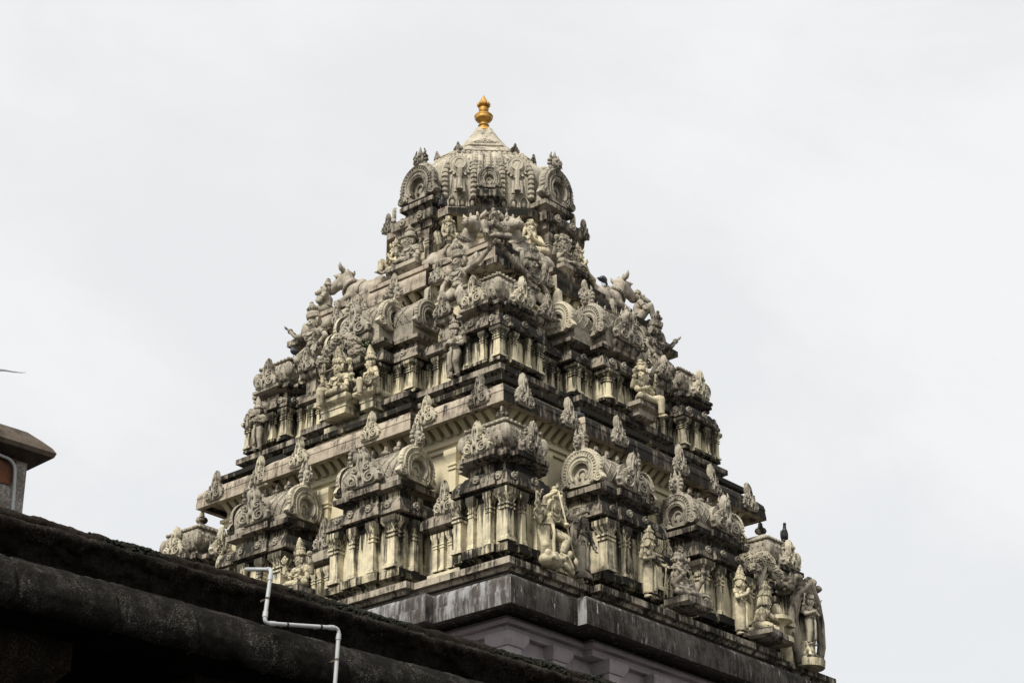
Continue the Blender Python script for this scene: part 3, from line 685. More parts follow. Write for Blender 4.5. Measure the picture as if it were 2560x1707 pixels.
def hand(m, p, d, nrm, curl=.5, side=1):
    """palm at p, fingers along d, palm facing nrm"""
    F = frame(d, nrm); L = lambda x, y, z: p + F @ V(x, y, z)
    for x in (-.018, -.006, .006, .018): m.cap(L(x * .8, 0, 0), L(x, 0, .05), .013, .012, 6)
    for i, (x, l) in enumerate(((-.022, .036), (-.0075, .045), (.0075, .042), (.022, .033))):
        a = L(x, 0, .052); c1 = curl * .9; b = a + F @ V(x * .15, sin(c1) * l * .55, cos(c1) * l * .55)
        c2 = curl * 1.9; c = b + F @ V(0, sin(c2) * l * .5, cos(c2) * l * .5)
        m.cap(a, b, .0088, .008, 6); m.cap(b, c, .008, .0068, 6)
    a = L(side * .022, .004, .012); b = a + F @ V(side * .026, .012, .022); c = b + F @ V(side * .004, .012, .022)
    m.cap(a, b, .0105, .0095, 6); m.cap(b, c, .0095, .0075, 6)
def head(m, c, yaw=0, tilt=0, mous=False, k=1.0):
    H = T(*c) @ RZ(yaw) @ RX(tilt) @ SC(k); keep = m.M; m.M = keep @ H
    m.ell((0, .008, .02), (.066, .078, .078), 14, 10); m.ell((0, -.014, -.035), (.05, .056, .058), 12, 8)
    m.ell((0, -.052, -.078), (.021, .02, .018), 8, 6)
    m.cap((0, -.066, .026), (0, -.094, -.018), .0095, .0155, 8)
    for s in (1, -1):
        m.ell((s * .0115, -.078, -.02), (.01, .01, .008), 6, 5)
        m.ell((s * .028, -.067, .011), (.0195, .0165, .011), 8, 6)
        m.cap((s * .01, -.073, .036), (s * .046, -.059, .038), .0075, .006, 6)
        m.ell((s * .036, -.05, -.026), (.02, .018, .02), 8, 6)
        m.ell((s * .07, .012, -.0), (.011, .02, .032), 8, 6); m.ell((s * .072, .01, -.045), (.016, .014, .025), 8, 6)
        if mous: m.tube([(s * .004, -.082, -.033), (s * .026, -.078, -.034), (s * .048, -.062, -.022), (s * .058, -.05, -.006)], [.009, .011, .008, .004], 6)
    m.cap((-.016, -.073, -.046), (.016, -.073, -.046), .008, .008, 6); m.cap((-.013, -.07, -.06), (.013, -.07, -.06), .009, .009, 6)
    m.M = keep
STAND = dict(pel=(0, 0, .52), bel=(0, -.015, .6), che=(0, 0, .7), nek=(0, .005, .79), hd=(0, -.012, .895),
             hip=((-.068, 0, .5), (.068, 0, .5)), kn=((-.075, -.025, .275), (.075, -.025, .275)), an=((-.078, .01, .045), (.078, .01, .045)),
             ft=((-.05, -1, 0), (.05, -1, 0)), sh=((-.132, .005, .765), (.132, .005, .765)))
def seated(k='cross', dz=-.415):
    J = {a: (tuple((p[0], p[1], p[2] + dz) for p in v) if isinstance(v[0], tuple) else (v[0], v[1], v[2] + dz)) for a, v in STAND.items() if a not in ('kn', 'an', 'ft')}
    J['hip'] = ((-.075, -.01, .085), (.075, -.01, .085))
    if k == 'cross': J.update(kn=((-.235, -.13, .06), (.235, -.13, .06)), an=((.05, -.2, .045), (-.05, -.235, .06)), ft=((1, -.2, 0), (-1, -.2, 0)))
    if k == 'ease':  J.update(kn=((-.24, -.13, .06), (.1, -.26, .09)), an=((.03, -.2, .045), (.11, -.25, -.16)), ft=((1, -.2, 0), (.1, -1, 0)))
    if k == 'ease2': J.update(kn=((-.1, -.26, .09), (.24, -.13, .06)), an=((-.11, -.25, -.16), (-.03, -.2, .045)), ft=((-.1, -1, 0), (-1, -.2, 0)))
    if k == 'up':    J.update(kn=((-.17, -.16, .28), (.235, -.13, .06)), an=((-.13, -.24, .04), (-.03, -.2, .045)), ft=((0, -1, 0), (-1, -.2, 0)))
    if k == 'upr':   J.update(kn=((-.235, -.13, .06), (.17, -.16, .28)), an=((.03, -.2, .045), (.13, -.24, .04)), ft=((1, -.2, 0), (0, -1, 0)))
    if k == 'kneel': J.update(kn=((-.1, -.22, .05), (.1, -.22, .05)), an=((-.09, .1, .04), (.09, .1, .04)), ft=((0, 1, 0), (0, 1, 0)))
    return J
def body(J, arms, fem=False, hyaw=0., htilt=0., mous=False, heads=1, bulk=1., belly=1.):
    m = MB(); g = lambda k: V(*J[k]); b = bulk
    m.ell(g('pel'), (.105 * b, .078 * b, .075), 12, 8)
    m.cap(g('pel') + V(0, 0, .02), g('che'), .084 * b, .088 * b)
    m.ell(g('bel') + V(0, -.01, 0), (.082 * b * belly, .075 * b * belly, .075), 12, 8)
    m.ell(g('che') + V(0, 0, .01), (.115 * b, .08 * b, .085), 14, 8)
    s0, s1 = V(*J['sh'][0]), V(*J['sh'][1])
    m.cap(s0.lerp(s1, .12), s0.lerp(s1, .88), .047 * b, .047 * b)
    for q in (.3, .7):
        c = s0.lerp(s1, q) + V(0, -.062, -.06)
        m.ell(c, ((.05, .05, .05) if fem else (.052, .03, .042)), 10, 7)
    m.cap(g('che') + V(0, 0, .05), g('hd') + V(0, 0, -.04), .045 * b, .04)
    if heads == 1: head(m, g('hd'), hyaw, htilt, mous)
    else:
        for k in range(heads): head(m, g('hd') + V((k - (heads - 1) / 2) * .1, .012 * abs(k - (heads - 1) / 2), 0), (k - (heads - 1) / 2) * 1.0, htilt, mous, .95)
    for i in (0, 1):
        h, k, a = V(*J['hip'][i]), V(*J['kn'][i]), V(*J['an'][i]); d = V(*J['ft'][i]).normalized()
        m.cap(h, k, .074 * b, .052 * b, 12); m.cap(k, k.lerp(a, .4), .05 * b, .05 * b, 10); m.cap(k.lerp(a, .35), a, .05 * b, .031, 10)
        F = frame(d, V(0, 0, 1)); m.ell(a + V(0, 0, -.005), (.034, .036, .036), 8, 6)
        m.cap(a - d * .02 + V(0, 0, -.016), a + d * .075 + V(0, 0, -.024), .027, .023, 8)
        for t in range(5): m.cap(a + d * .08 + F @ V(-.026 + .013 * t, 0, 0) + V(0, 0, -.028), a + d * (.108 - .006 * abs(t - 1)) + F @ V(-.03 + .015 * t, 0, 0) + V(0, 0, -.031), .0105, .0085, 6)
    for A in arms:
        s = V(*J['sh'][A['s']]); e = V(*A['e']); w = V(*A['w'])
        if 'o' in A: s = s + V(*A['o'])
        m.cap(s, e, .045 * b, .036 * b, 10); m.cap(e, e.lerp(w, .35), .036 * b, .036 * b, 8); m.cap(e.lerp(w, .3), w, .036 * b, .024, 8)
        d = V(*A['d']) if 'd' in A else (w - e); hand(m, w + d.normalized() * .012, d, V(*A.get('n', (0, -1, 0))), A.get('c', .5), 1 if A['s'] == 0 else -1)
    return m
def ringpath(c, rx, ry, n=18, tilt=0, zf=None):
    out = []
    for i in range(n):
        a = 2 * pi * i / n; out.append((c[0] + rx * cos(a), c[1] + ry * sin(a), c[2] + (zf(a) if zf else 0)))
    return out
def crown_mb(kind):
    m = MB()
    if kind == 'tall': P = [(.077, 0), (.084, .012), (.086, .03), (.076, .04), (.082, .055), (.08, .075), (.066, .082), (.072, .1), (.07, .13), (.058, .137), (.063, .15), (.058, .185), (.044, .192), (.05, .205), (.04, .235), (.024, .25), (.03, .262), (.012, .29), (.002, .3)]
    if kind == 'top': P = [(.077, 0), (.086, .012), (.086, .032), (.078, .04), (.08, .06), (.064, .09), (.05, .1), (.062, .108), (.066, .125), (.05, .14), (.034, .15), (.045, .16), (.048, .178), (.03, .196), (.004, .21)]
    if kind == 'turban': P = [(.078, 0), (.092, .01), (.095, .03), (.086, .045), (.09, .06), (.085, .085), (.068, .105), (.045, .112), (.058, .122), (.066, .14), (.062, .16), (.042, .178), (.05, .186), (.03, .205), (.022, .215), (.028, .225), (.024, .245), (.004, .26)]
    if kind == 'bun': P = [(.072, -.02), (.08, 0), (.08, .03), (.07, .055), (.05, .07), (.056, .08), (.058, .105), (.04, .128), (.004, .14)]
    m.lathe(P, 16)
    for i in range(12):
        a = i * pi / 6; m.ell((.087 * cos(a), .087 * sin(a), .022), (.016, .016, .02), 6, 4)
        if kind in ('tall', 'turban'): m.ell((.073 * cos(a + .26), .073 * sin(a + .26), .115 if kind == 'tall' else .15), .011, 5, 4)
    m.ell((0, -.088, .05), (.026, .02, .045), 8, 6)
    return m
def beard_mb(L=.16, w=.05):
    m = MB()
    for i in range(-3, 4):
        x = i * w / 3; l = L * (1 - .09 * abs(i))
        m.tube([(x, -.05 + .005 * abs(i), -.055 + .006 * abs(i)), (x * .95, -.075, -.08), (x * .75, -.082, -.08 - l * .5), (x * .3, -.07, -.08 - l)], [.014, .02, .017, .004], 6)
    return m
def hair_mb(L=.2):
    m = MB(); 
    for i in range(-4, 5):
        a = R(90 + i * 24); x, y = .075 * cos(a), .02 + .072 * sin(a)
        m.tube([(x * .7, y * .8, .07), (x, y, .03), (x * 1.15, y * 1.1, -.05), (x * 1.4, y * 1.2, -L)], [.02, .026, .027, .012], 6)
    m.ell((0, .02, .05), (.07, .07, .055), 10, 6)
    return m
EMB = {}
def emblem_mb(k):
    m = MB()
    if k == 'disc':
        m.tube([(.05 * cos(i * pi / 8), 0, .06 + .05 * sin(i * pi / 8)) for i in range(16)], .012, 6, True); m.ell((0, 0, .06), (.035, .015, .035), 8, 6)
        for i in range(4): m.ell((.06 * cos(i * pi / 2), 0, .06 + .06 * sin(i * pi / 2)), (.015, .012, .02), 6, 4)
    if k == 'conch': m.ell((0, 0, .05), (.03, .025, .04), 8, 6); m.tube([(0, 0, .08), (.01, 0, .1), (0, 0, .13)], [.02, .012, .003], 6); m.ell((.02, 0, .05), (.02, .02, .02), 6, 4)
    if k == 'flame': m.tube([(0, 0, 0), (0, 0, .05), (0, 0, .1), (0, 0, .17)], [.012, .03, .026, .002], 8); m.tube([(0, 0, .02), (.04, 0, .06), (.03, 0, .12)], [.012, .015, .002], 6); m.tube([(0, 0, .02), (-.04, 0, .06), (-.03, 0, .12)], [.012, .015, .002], 6)
    if k == 'deer': m.ell((0, 0, .05), (.018, .035, .02), 8, 6); m.cap((0, -.03, .055), (0, -.045, .09), .012, .01, 6); m.ell((0, -.055, .1), (.012, .022, .012), 6, 5); m.cap((0, .025, .04), (.0, .03, 0), .008, .006, 5); m.cap((0, -.025, .04), (0, -.02, 0), .008, .006, 5)
    if k == 'axe': m.cap((0, 0, -.04), (0, 0, .14), .009, .008, 6); m.ell((.03, 0, .12), (.035, .01, .035), 8, 6)
    if k == 'lotus':
        for i in range(8): m.ell((.028 * cos(i * pi / 4), .028 * sin(i * pi / 4), .045), (.018, .018, .032), 6, 5)
        m.ell((0, 0, .05), (.02, .02, .04), 6, 5); m.cap((0, 0, 0), (0, 0, .03), .008, .012, 6)
    if k == 'pot': m.lathe([(.012, 0), (.035, .02), (.042, .045), (.03, .068), (.014, .078), (.022, .088), (.02, .1)], 12)
    if k == 'club': m.tube([(0, 0, .08), (0, 0, -.1), (0, 0, -.22), (0, 0, -.34)], [.014, .02, .035, .028], 8)
    if k == 'lute': m.tube([(0, 0, 0), (.0, -.02, .3)], .012, 6); m.ell((0, 0, -.03), (.05, .03, .06), 10, 6)
    return m
def legcloth(J, ridges=9, full=False):
    m = MB()
    for i in (0, 1):
        h, k, a = V(*J['hip'][i]), V(*J['kn'][i]), V(*J['an'][i])
        pts = []; rs = []
        for s, (p, q, r0, r1) in enumerate(((h, k, .081, .06), (k, a, .06, .042))):
            n = ridges * 2
            for t in range(n + (1 if s else 0)):
                f = t / n; pts.append(p.lerp(q, f) + V(0, .0, 0)); rs.append(r0 + (r1 - r0) * f + (.006 if t % 2 else -.003))
        m.tube(pts[:-1], rs[:-1], 12)
    return m
def skirt_mb(J, flare=1.0):
    m = MB(); n = 24; z0 = J['pel'][2] + .05; z1 = .075; L = 22; vs = []; fs = []
    for j in range(L + 1):
        f = j / L; z = z0 + (z1 - z0) * f; w = .112 + .02 * sin(f * 3.0) + .012 * flare * f
        for i in range(n):
            a = 2 * pi * i / n; rip = .006 * (1 if j % 2 else -1) * (1 if sin(a) < 0 else .4) + .008 * cos(a * 6) * f
            cleft = 1 - .16 * f * max(0, 1 - abs(((a + pi / 2 + pi) % (2 * pi)) - pi) / .35)
            vs.append((J['pel'][0] + (w + rip) * cos(a), J['pel'][1] + (w * .74 + rip) * sin(a) * cleft, z + .025 * (cos(2 * (a + pi / 2)) * .5) * (1 - f)))
    for j in range(L):
        for i in range(n): k = (i + 1) % n; fs.append((j * n + i, j * n + k, j * n + n + k, j * n + n + i))
    m.add(vs, fs); return m
def jewels(J, arms, bulk=1.):
    m = MB(); c = V(*J['che']); n = V(*J['nek']); out = [('necklace', m)]
    m.tube(ringpath(n + V(0, -.01, -.012), .06 * bulk, .056 * bulk), .011, 6, True)
    for k, (dz, rx) in enumerate(((-.0, .085), (-.035, .1))):
        m.tube([(c[0] + rx * bulk * cos(a), c[1] - .085 * bulk - .012 * sin(-a), c[2] + .055 + dz + .1 * sin(a) * (.6 + .4 * k)) for a in [pi + pi * i / 12 for i in range(13)]], .0085, 5)
    for i in range(11):
        a = pi + pi * i / 10; m.ell((c[0] + .1 * bulk * cos(a), c[1] - .09 * bulk, c[2] + .02 + .1 * sin(a)), .012, 6, 4)
    m = MB(); out.append(('belt', m))
    p = V(*J['pel']); m.tube(ringpath(p + V(0, -.005, .045), .104 * bulk, .087 * bulk), .0145, 6, True); m.ell(p + V(0, -.095 * bulk, .04), (.028, .02, .03), 8, 6)
    for A in arms:
        s = V(*J['sh'][A['s']]); e = V(*A['e']); w = V(*A['w'])
        for nm, a, b, fr in (('armlet', s, e, ((.5, .046),)), ('bracelet', e, w, ((.9, .03), (.82, .031)))):
            m = MB(); q = frame(b - a, V(0.3, 1, .2))
            for f, r in fr: o = a.lerp(b, f); m.tube([o + q @ V(r * bulk * cos(t * pi / 5), r * bulk * sin(t * pi / 5), 0) for t in range(10)], .009, 5, True)
            out.append((nm, m))
    return out
def statue(name, label, F, X, o, z, h, J, arms, mat='st_g', crown='tall', dress='legs', fem=False, hyaw=0, htilt=0, mous=False, beard=0, hair=0, heads=1, bulk=1., belly=1., rz=0., cat='statue', group=None, extra=None, M=None, jew=True, halo=False):
    """h: scale (height of the standing body)"""
    ww = (M if M is not None else ZT @ FACE[F] @ T(X, -o, z) @ RZ(rz))
    r = tag(empty(name, ww.translation, ww.to_euler().z), label, cat, group)
    r.scale = (h, h, h)
    me = fused(body(J, arms, fem, hyaw, htilt, mous, heads, bulk, belly), 'body', mat)
    link('body', me, r)
    hd = V(*J['hd'])
    for k in range(heads):
        u = k - (heads - 1) / 2
        HM = T(*(hd + V(u * .1, .012 * abs(u), 0))) @ RZ(hyaw + u * 1.0) @ RX(htilt)
        if crown: link('crown', shared('crown_' + crown, lambda: crown_mb(crown), mat, True), r, HM @ T(0, .008, .058) @ RX(R(6)))
        if beard: link('beard', shared(('beard', beard), lambda: beard_mb(beard), mat, True), r, HM)
        if hair: link('hair', shared(('hair', hair), lambda: hair_mb(hair), mat, True), r, HM)
        if k == 0 and halo: link('ear_disc', shared('halo', disc_mb, mat), r, HM @ T(.1, .03, -.01) @ RZ(R(-50)) @ SC(.06)); link('ear_disc', shared('halo', disc_mb, mat), r, HM @ T(-.1, .03, -.01) @ RZ(R(50)) @ SC(.06))
    if jew:
        for nm, jm in jewels(J, arms, bulk): link(nm, jm.mesh(nm, M_[mat], True), r)
    if dress == 'legs': link('garment', legcloth(J).mesh('garment', M_[mat], True), r)
    if dress == 'skirt': link('garment', skirt_mb(J).mesh('garment', M_[mat], True), r)
    if dress == 'skirt' or dress == 'legs' and J['pel'][2] > .4:
        p = V(*J['pel']); link('sash', MB().tube([p + V(.0, -.095, .04), p + V(.01, -.115, -.08), p + V(0, -.11, -.2), p + V(.01, -.1, -.33), p + V(0, -.1, -.42)], [.025, .02, .022, .024, .034], 6).mesh('sash', M_[mat], True), r)
    for A in arms:
        if 'h' in A:
            w = V(*A['w']); d = (V(*A['d']) if 'd' in A else (w - V(*A['e']))).normalized()
            link('held_' + {'disc': 'discus', 'flame': 'flame', 'deer': 'deer'}.get(A['h'], A['h']), shared('held_' + A['h'], lambda: emblem_mb(A['h']), mat, True), r, T(*(w + d * .06 + V(0, -.012, 0))))
    if extra: extra(r, mat)
    return r
def arm(s, e, w, **k): return dict(s=s, e=e, w=w, **k)
def four(dz=0., h0='axe', h1='deer', low='bless'):
    z = lambda v: (v[0], v[1], v[2] + dz)
    A = [arm(0, z((-.23, .03, .66)), z((-.27, -.05, .82)), h=h0, d=(0, -.2, 1), c=1.0), arm(1, z((.23, .03, .66)), z((.27, -.05, .82)), h=h1, d=(0, -.2, 1), c=1.0)]
    if low == 'bless': A += [arm(0, z((-.19, -.05, .6)), z((-.17, -.17, .69)), d=(0, -.15, 1), c=.15), arm(1, z((.2, -.04, .59)), z((.15, -.17, .57)), d=(-.3, -.8, -.4), c=.3, n=(0, -.3, .9))]
    if low == 'chest': A += [arm(0, z((-.2, -.03, .61)), z((-.07, -.14, .66)), d=(1, -.2, .5), c=.6, n=(0, 1, 0)), arm(1, z((.2, -.03, .61)), z((.07, -.14, .63)), d=(-1, -.2, .4), c=.6, n=(0, 1, 0))]
    if low == 'lap': A += [arm(0, z((-.2, -.05, .58)), z((-.16, -.17, .67)), d=(0, -.15, 1), c=.2), arm(1, z((.21, -.05, .57)), z((.2, -.2, .52)), d=(0, -1, -.2), c=.6, n=(0, 0, -1))]
    return A
def pray(dz=0.):
    return [arm(0, (-.19, -.07, .61 + dz), (-.02, -.155, .69 + dz), d=(.12, -.25, 1), n=(1, 0, 0), c=.05), arm(1, (.19, -.07, .61 + dz), (.02, -.155, .69 + dz), d=(-.12, -.25, 1), n=(-1, 0, 0), c=.05)]
def mod(J, **k): J = dict(J); J.update(k); return J
SD = -.415
# first storey, right side (from the near corner outwards)
dj = mod(STAND, pel=(-.03, 0, .53), bel=(-.01, -.02, .61), che=(.04, -.02, .7), nek=(.06, -.02, .79), hd=(.09, -.05, .885), sh=((-.08, .0, .765), (.18, -.01, .755)),
         hip=((-.1, 0, .5), (.04, 0, .5)), kn=((-.13, -.05, .27), (.2, -.16, .4)), an=((-.1, .0, .1), (.12, -.12, .2)), ft=((-.2, -1, 0), (.3, -1, -.4)))
def dance_extra(r, mat):
    link('spear', MB().tube([(.0, -.17, 1.06), (.27, -.22, .12)], .012, 6).tube([(.27, -.22, .16), (.285, -.222, .11), (.3, -.225, .02)], [.012, .034, .004], 6).tube([(.0, -.17, 1.06), (-.01, -.168, 1.12)], [.03, .004], 6).mesh('spear', M_[mat], True), r)
    e = MB(); e.ell((-.07, -.1, .06), (.2, .15, .11), 14, 9); e.ell((.0, -.22, .07), (.07, .06, .05), 10, 6)
    e.tube([(-.14, -.22, .1), (-.2, -.27, .04), (-.16, -.29, -.01)], [.05, .035, .02], 8); e.ell((-.2, -.16, .12), (.06, .05, .06), 8, 6)
    e.cap((.16, -.12, .05), (.3, -.14, -.02), .05, .04); e.cap((.2, -.14, .14), (.26, -.17, .03), .045, .035); e.ell((.22, -.16, .2), (.05, .055, .06), 10, 7)
    link('demon_underfoot', fused(e, 'demon_underfoot', mat, .012), r)
    for a0 in (0, 1, 2):
        link('held_weapon', shared('held_' + ('axe', 'deer', 'flame')[a0], lambda: emblem_mb(('axe', 'deer', 'flame')[a0]), mat, True), r, T((-.36, -.3, -.33)[a0], -.1, (.78, .84, .7)[a0] + .02))
statue('dancing_god_statue', 'cream many-armed dancing statue spearing a demon underfoot, right of the near corner pavilion', 'R', -3.98, 5.03, -3.33, 1.33, dj,
       [arm(0, (-.13, -.06, .92), (.0, -.15, 1.02), d=(1, -.1, .1), n=(0, 0, -1), c=1.2), arm(1, (.27, -.08, .62), (.14, -.2, .58), d=(-.8, -.5, 0), n=(0, 0, -1), c=1.3),
        arm(0, (-.24, -.02, .6), (-.36, -.1, .7), d=(-.1, 0, 1), c=.7), arm(0, (-.22, .02, .68), (-.3, -.08, .8), d=(0, 0, 1), c=.7), arm(0, (-.2, .0, .57), (-.34, -.08, .6), d=(-.6, 0, .8), c=.6)],
       'st_c', 'top', 'legs', hyaw=.7, htilt=-.05, hair=.12, bulk=.9, extra=dance_extra)
def comb_extra(r, mat):
    link('hair', MB().tube([(.02, .03, .93), (-.06, .05, .88), (-.13, .05, .76), (-.15, .04, .6), (-.13, .03, .45)], [.06, .07, .06, .05, .015], 8).mesh('hair', M_[mat], True), r)
    m = MB()
    for i in range(16):
        a = -pi + i * pi / 15; m.tube([(.1 * cos(a), .09 * sin(a), .12), (.15 * cos(a), .13 * sin(a), -.02)], [.016, .02], 5)
    link('tassel_base', m.mesh('tassel_base', M_[mat], True), r)
statue('woman_statue', 'dark statue of a woman with one arm bent over her head, right of the dancer', 'R', -2.98, 4.98, -3.27, 1.2, mod(STAND, pel=(-.03, 0, .52), che=(.02, 0, .7), hip=((-.1, 0, .5), (.04, 0, .5))),
       [arm(0, (-.2, -.03, .93), (-.04, -.1, 1.03), d=(1, -.3, -.2), n=(0, 0, -1), c=.9), arm(1, (.2, -.02, .62), (.15, -.12, .48), d=(-.2, -.3, -1), c=.8)], 'st_d', None, 'skirt', True, hyaw=.8, htilt=.1, extra=comb_extra)
def club_extra(r, mat): link('held_staff', MB().tube([(.24, -.16, .6), (.22, -.1, .05)], .012, 6).mesh('held_staff', M_[mat], True), r)
statue('standing_god_statue', 'cream standing statue in a long pleated skirt, right of the dark woman', 'R', -1.46, 5.3, -3.33, 1.16, STAND,
       [arm(0, (-.23, -.02, .62), (-.27, -.1, .8), d=(0, -.1, 1), c=.2), arm(1, (.22, -.03, .62), (.26, -.16, .55), d=(.3, -.8, -.2), c=.4), arm(0, (-.19, -.06, .6), (-.04, -.15, .64), d=(1, -.1, .1), n=(0, 1, 0), c=.5), arm(1, (.19, -.05, .6), (.06, -.15, .62), d=(-1, -.1, .2), n=(0, 1, 0), c=.5)],
       'st_c', 'turban', 'skirt', hyaw=.75, halo=True, extra=club_extra)
def seat_extra(w, d, hh=.1):
    def f(r, mat): link('seat', MB().sweep(rect(-w, w, -d, .08), [(-.04, -hh), (0, -hh * .7), (0, -.02), (-.02, .0)]).mesh('seat', M_['slab']), r)
    return f
statue('seated_god_statue', 'dark seated two-faced bearded statue holding up a small pot on a bracket', 'R', -.36, 5.2, -3.1, 1.42, seated('cross'),
       [arm(0, (-.22, -.04, .6 + SD), (-.14, -.17, .74 + SD), d=(.1, -.2, 1), c=.3), arm(1, (.24, -.05, .59 + SD), (.3, -.14, .76 + SD), h='pot', d=(.1, 0, 1), c=.6), arm(0, (-.2, -.05, .57 + SD), (-.06, -.17, .54 + SD), d=(1, -.1, 0), n=(0, 1, 0)), arm(1, (.22, -.06, .56 + SD), (.2, -.22, .5 + SD), d=(0, -1, -.3), n=(0, 0, -1))],
       'st_d', 'bun', 'legs', heads=2, hyaw=.35, beard=.07, bulk=1.1, belly=1.25, extra=seat_extra(.28, .3, .14))
statue('praying_god_statue', 'cream standing statue with tall crown and joined hands, left of the kneeling worshipper', 'R', 1.42, 5.3, -3.36, 1.14, STAND, pray(), 'st_c', 'tall', 'skirt', hyaw=.75, halo=True)
kj = seated('kneel')
statue('kneeling_worshipper_statue', 'cream statue of a kneeling worshipper with arms stretched to a stone pedestal', 'R', 2.2, 5.16, -3.12, 1.42, mod(kj, che=(.05, -.03, .28), nek=(.09, -.05, .37), hd=(.12, -.07, .475), sh=((0, -.07, .34), (.14, -.0, .34))),
       [arm(0, (.12, -.16, .24), (.3, -.17, .24), d=(1, 0, 0), n=(0, 0, -1), c=.7), arm(1, (.24, -.04, .26), (.34, -.1, .26), d=(1, 0, 0), n=(0, 0, -1), c=.7)], 'st_c', 'turban', 'legs', hyaw=1.1, rz=.15, hair=.08, extra=seat_extra(.26, .32, .12))
lm = tag(empty('stone_emblem', (ZT @ FACE['R'] @ T(2.78, -5.22, -3.1)).translation), 'cream rounded stone emblem on a spouted pedestal in front of the kneeling worshipper', 'emblem')
link('pedestal', MB().lathe([(.3, -.1), (.3, 0), (.17, .06), (.12, .12), (.12, .24), (.2, .31), (.3, .34), (.3, .41), (.25, .43)], 20).box(.2, .55, -.07, .07, .34, .42).mesh('pedestal', M_['st_c']), lm)
link('rounded_stone', MB().ell((0, 0, .52), (.13, .13, .2), 14, 8).tube(ringpath((0, 0, .46), .14, .14), .03, 6, True).mesh('rounded_stone', M_['st_c'], True), lm)
def carved_tree(label, F, X, o, z, h, w, lean, mat, seed, trunk=True):
    rnd = random.Random(seed); M = ZT @ FACE[F] @ T(X, -o, z)
    r = tag(empty('carved_tree', M.translation, M.to_euler().z), label, 'carved tree')
    MB().tube([(0, .1, 0), (.03 + lean * .2, .08, h * .35), (lean * .6, .02, h * .65), (lean, -.05, h)], [.09, .07, .07, .1], 8).tube([(lean * .6, .02, h * .6), (lean - .25 * w, -.05, h * .95)], [.05, .03], 6).tube([(lean * .6, .02, h * .65), (lean + .3 * w, -.05, h * .98)], [.05, .03], 6).build('trunk', M_[mat], r, smooth=True)
    for c in range(7):
        u = (c / 6 - .5); cx = lean + u * w * 1.0; cz = h + .2 * w - 1.5 * w * u * u + rnd.uniform(-.05, .05)
        m = MB()
        for i in range(110):
            a = rnd.uniform(0, 2 * pi); b = math.acos(rnd.uniform(-1, 1)); R0 = .17 * w
            p = V(cx + R0 * sin(b) * cos(a), -.1 + R0 * .9 * sin(b) * sin(a), cz + R0 * .8 * cos(b))
            m.ell(p, (.024 * w + .012, .024 * w + .012, .018 * w + .01), 5, 3)
        m.ell((cx, -.1, cz), (.16 * w, .15 * w, .13 * w), 10, 7)
        for i in range(5): x = cx + rnd.uniform(-.1, .1) * w; m.tube([(x, -.14, cz - .08 * w), (x, -.15, cz - .2 * w), (x, -.13, cz - .26 * w)], [.03 * w, .03 * w, .01], 5)
        m.build('leaf_cluster', M_[mat], r)
carved_tree('cream carved tree with bunched drooping leaves above the kneeling worshipper', 'R', 2.35, 5.0, -2.9, 1.3, .78, .3, 'orn_c', 3)
M = ZT @ T(4.0, -5.02, -3.36)
sh = tag(empty('shell_shrine', M.translation), 'cream carved pillar hollowed like a pointed shell at the right end of the lower ledge', 'carved shrine')
pts = [(-.36, -.08, 0), (-.5, -.1, .5), (-.5, -.1, 1.0), (-.36, -.13, 1.4), (0, -.2, 1.72), (.36, -.13, 1.4), (.5, -.1, 1.0), (.5, -.1, .5), (.36, -.08, 0)]
MB().tube(pts, [.07, .09, .1, .1, .13, .1, .1, .09, .07], 8).tube([(p[0] * .8, p[1] - .03, p[2] * .93) for p in pts], .04, 6).build('shell_rim', M_['st_d'], sh, smooth=True)
MB().sweep(rect(-.42, .42, .0, .3), [(0, 0), (0, 1.5)]).lathe([(.34, -.05), (.36, .1), (.22, .2), (.16, .35), (.12, .5)], 14, 0, -.06).build('shell_back', M_['wall'], sh)
rk = MB(); rr_ = random.Random(8)
for i in range(46): rk.ell((rr_.uniform(-.75, .45), rr_.uniform(-.22, .2), 1.72 + rr_.uniform(-.16, .16) - .12 * abs(i % 5 - 2) * .5), (rr_.uniform(.07, .15), rr_.uniform(.08, .14), rr_.uniform(.05, .11)), 7, 5)
fm_ = fused(rk, 'rock_canopy', 'st_d', .03, 1); link('rock_canopy', fm_, sh)
statue('shell_god_statue', 'grey statue of a stout crowned god standing inside the shell-shaped shrine', 'R', 4.02, 5.2, -2.95, 1.0, STAND, four(0, 'axe', 'deer', 'chest'), 'st_g', 'turban', 'legs', hyaw=.3, bulk=1.15, halo=True)
# first storey, left side
statue('seated_goddess_statue', 'small cream cross-legged statue with tall crown beside the white pipe, lowest on the left side', 'L', .03, 5.14, -2.93, 1.25, seated('cross'), four(SD, 'disc', 'lotus', 'lap'), 'st_c', 'tall', 'legs', True, hyaw=-.5, extra=seat_extra(.27, .3, .14))
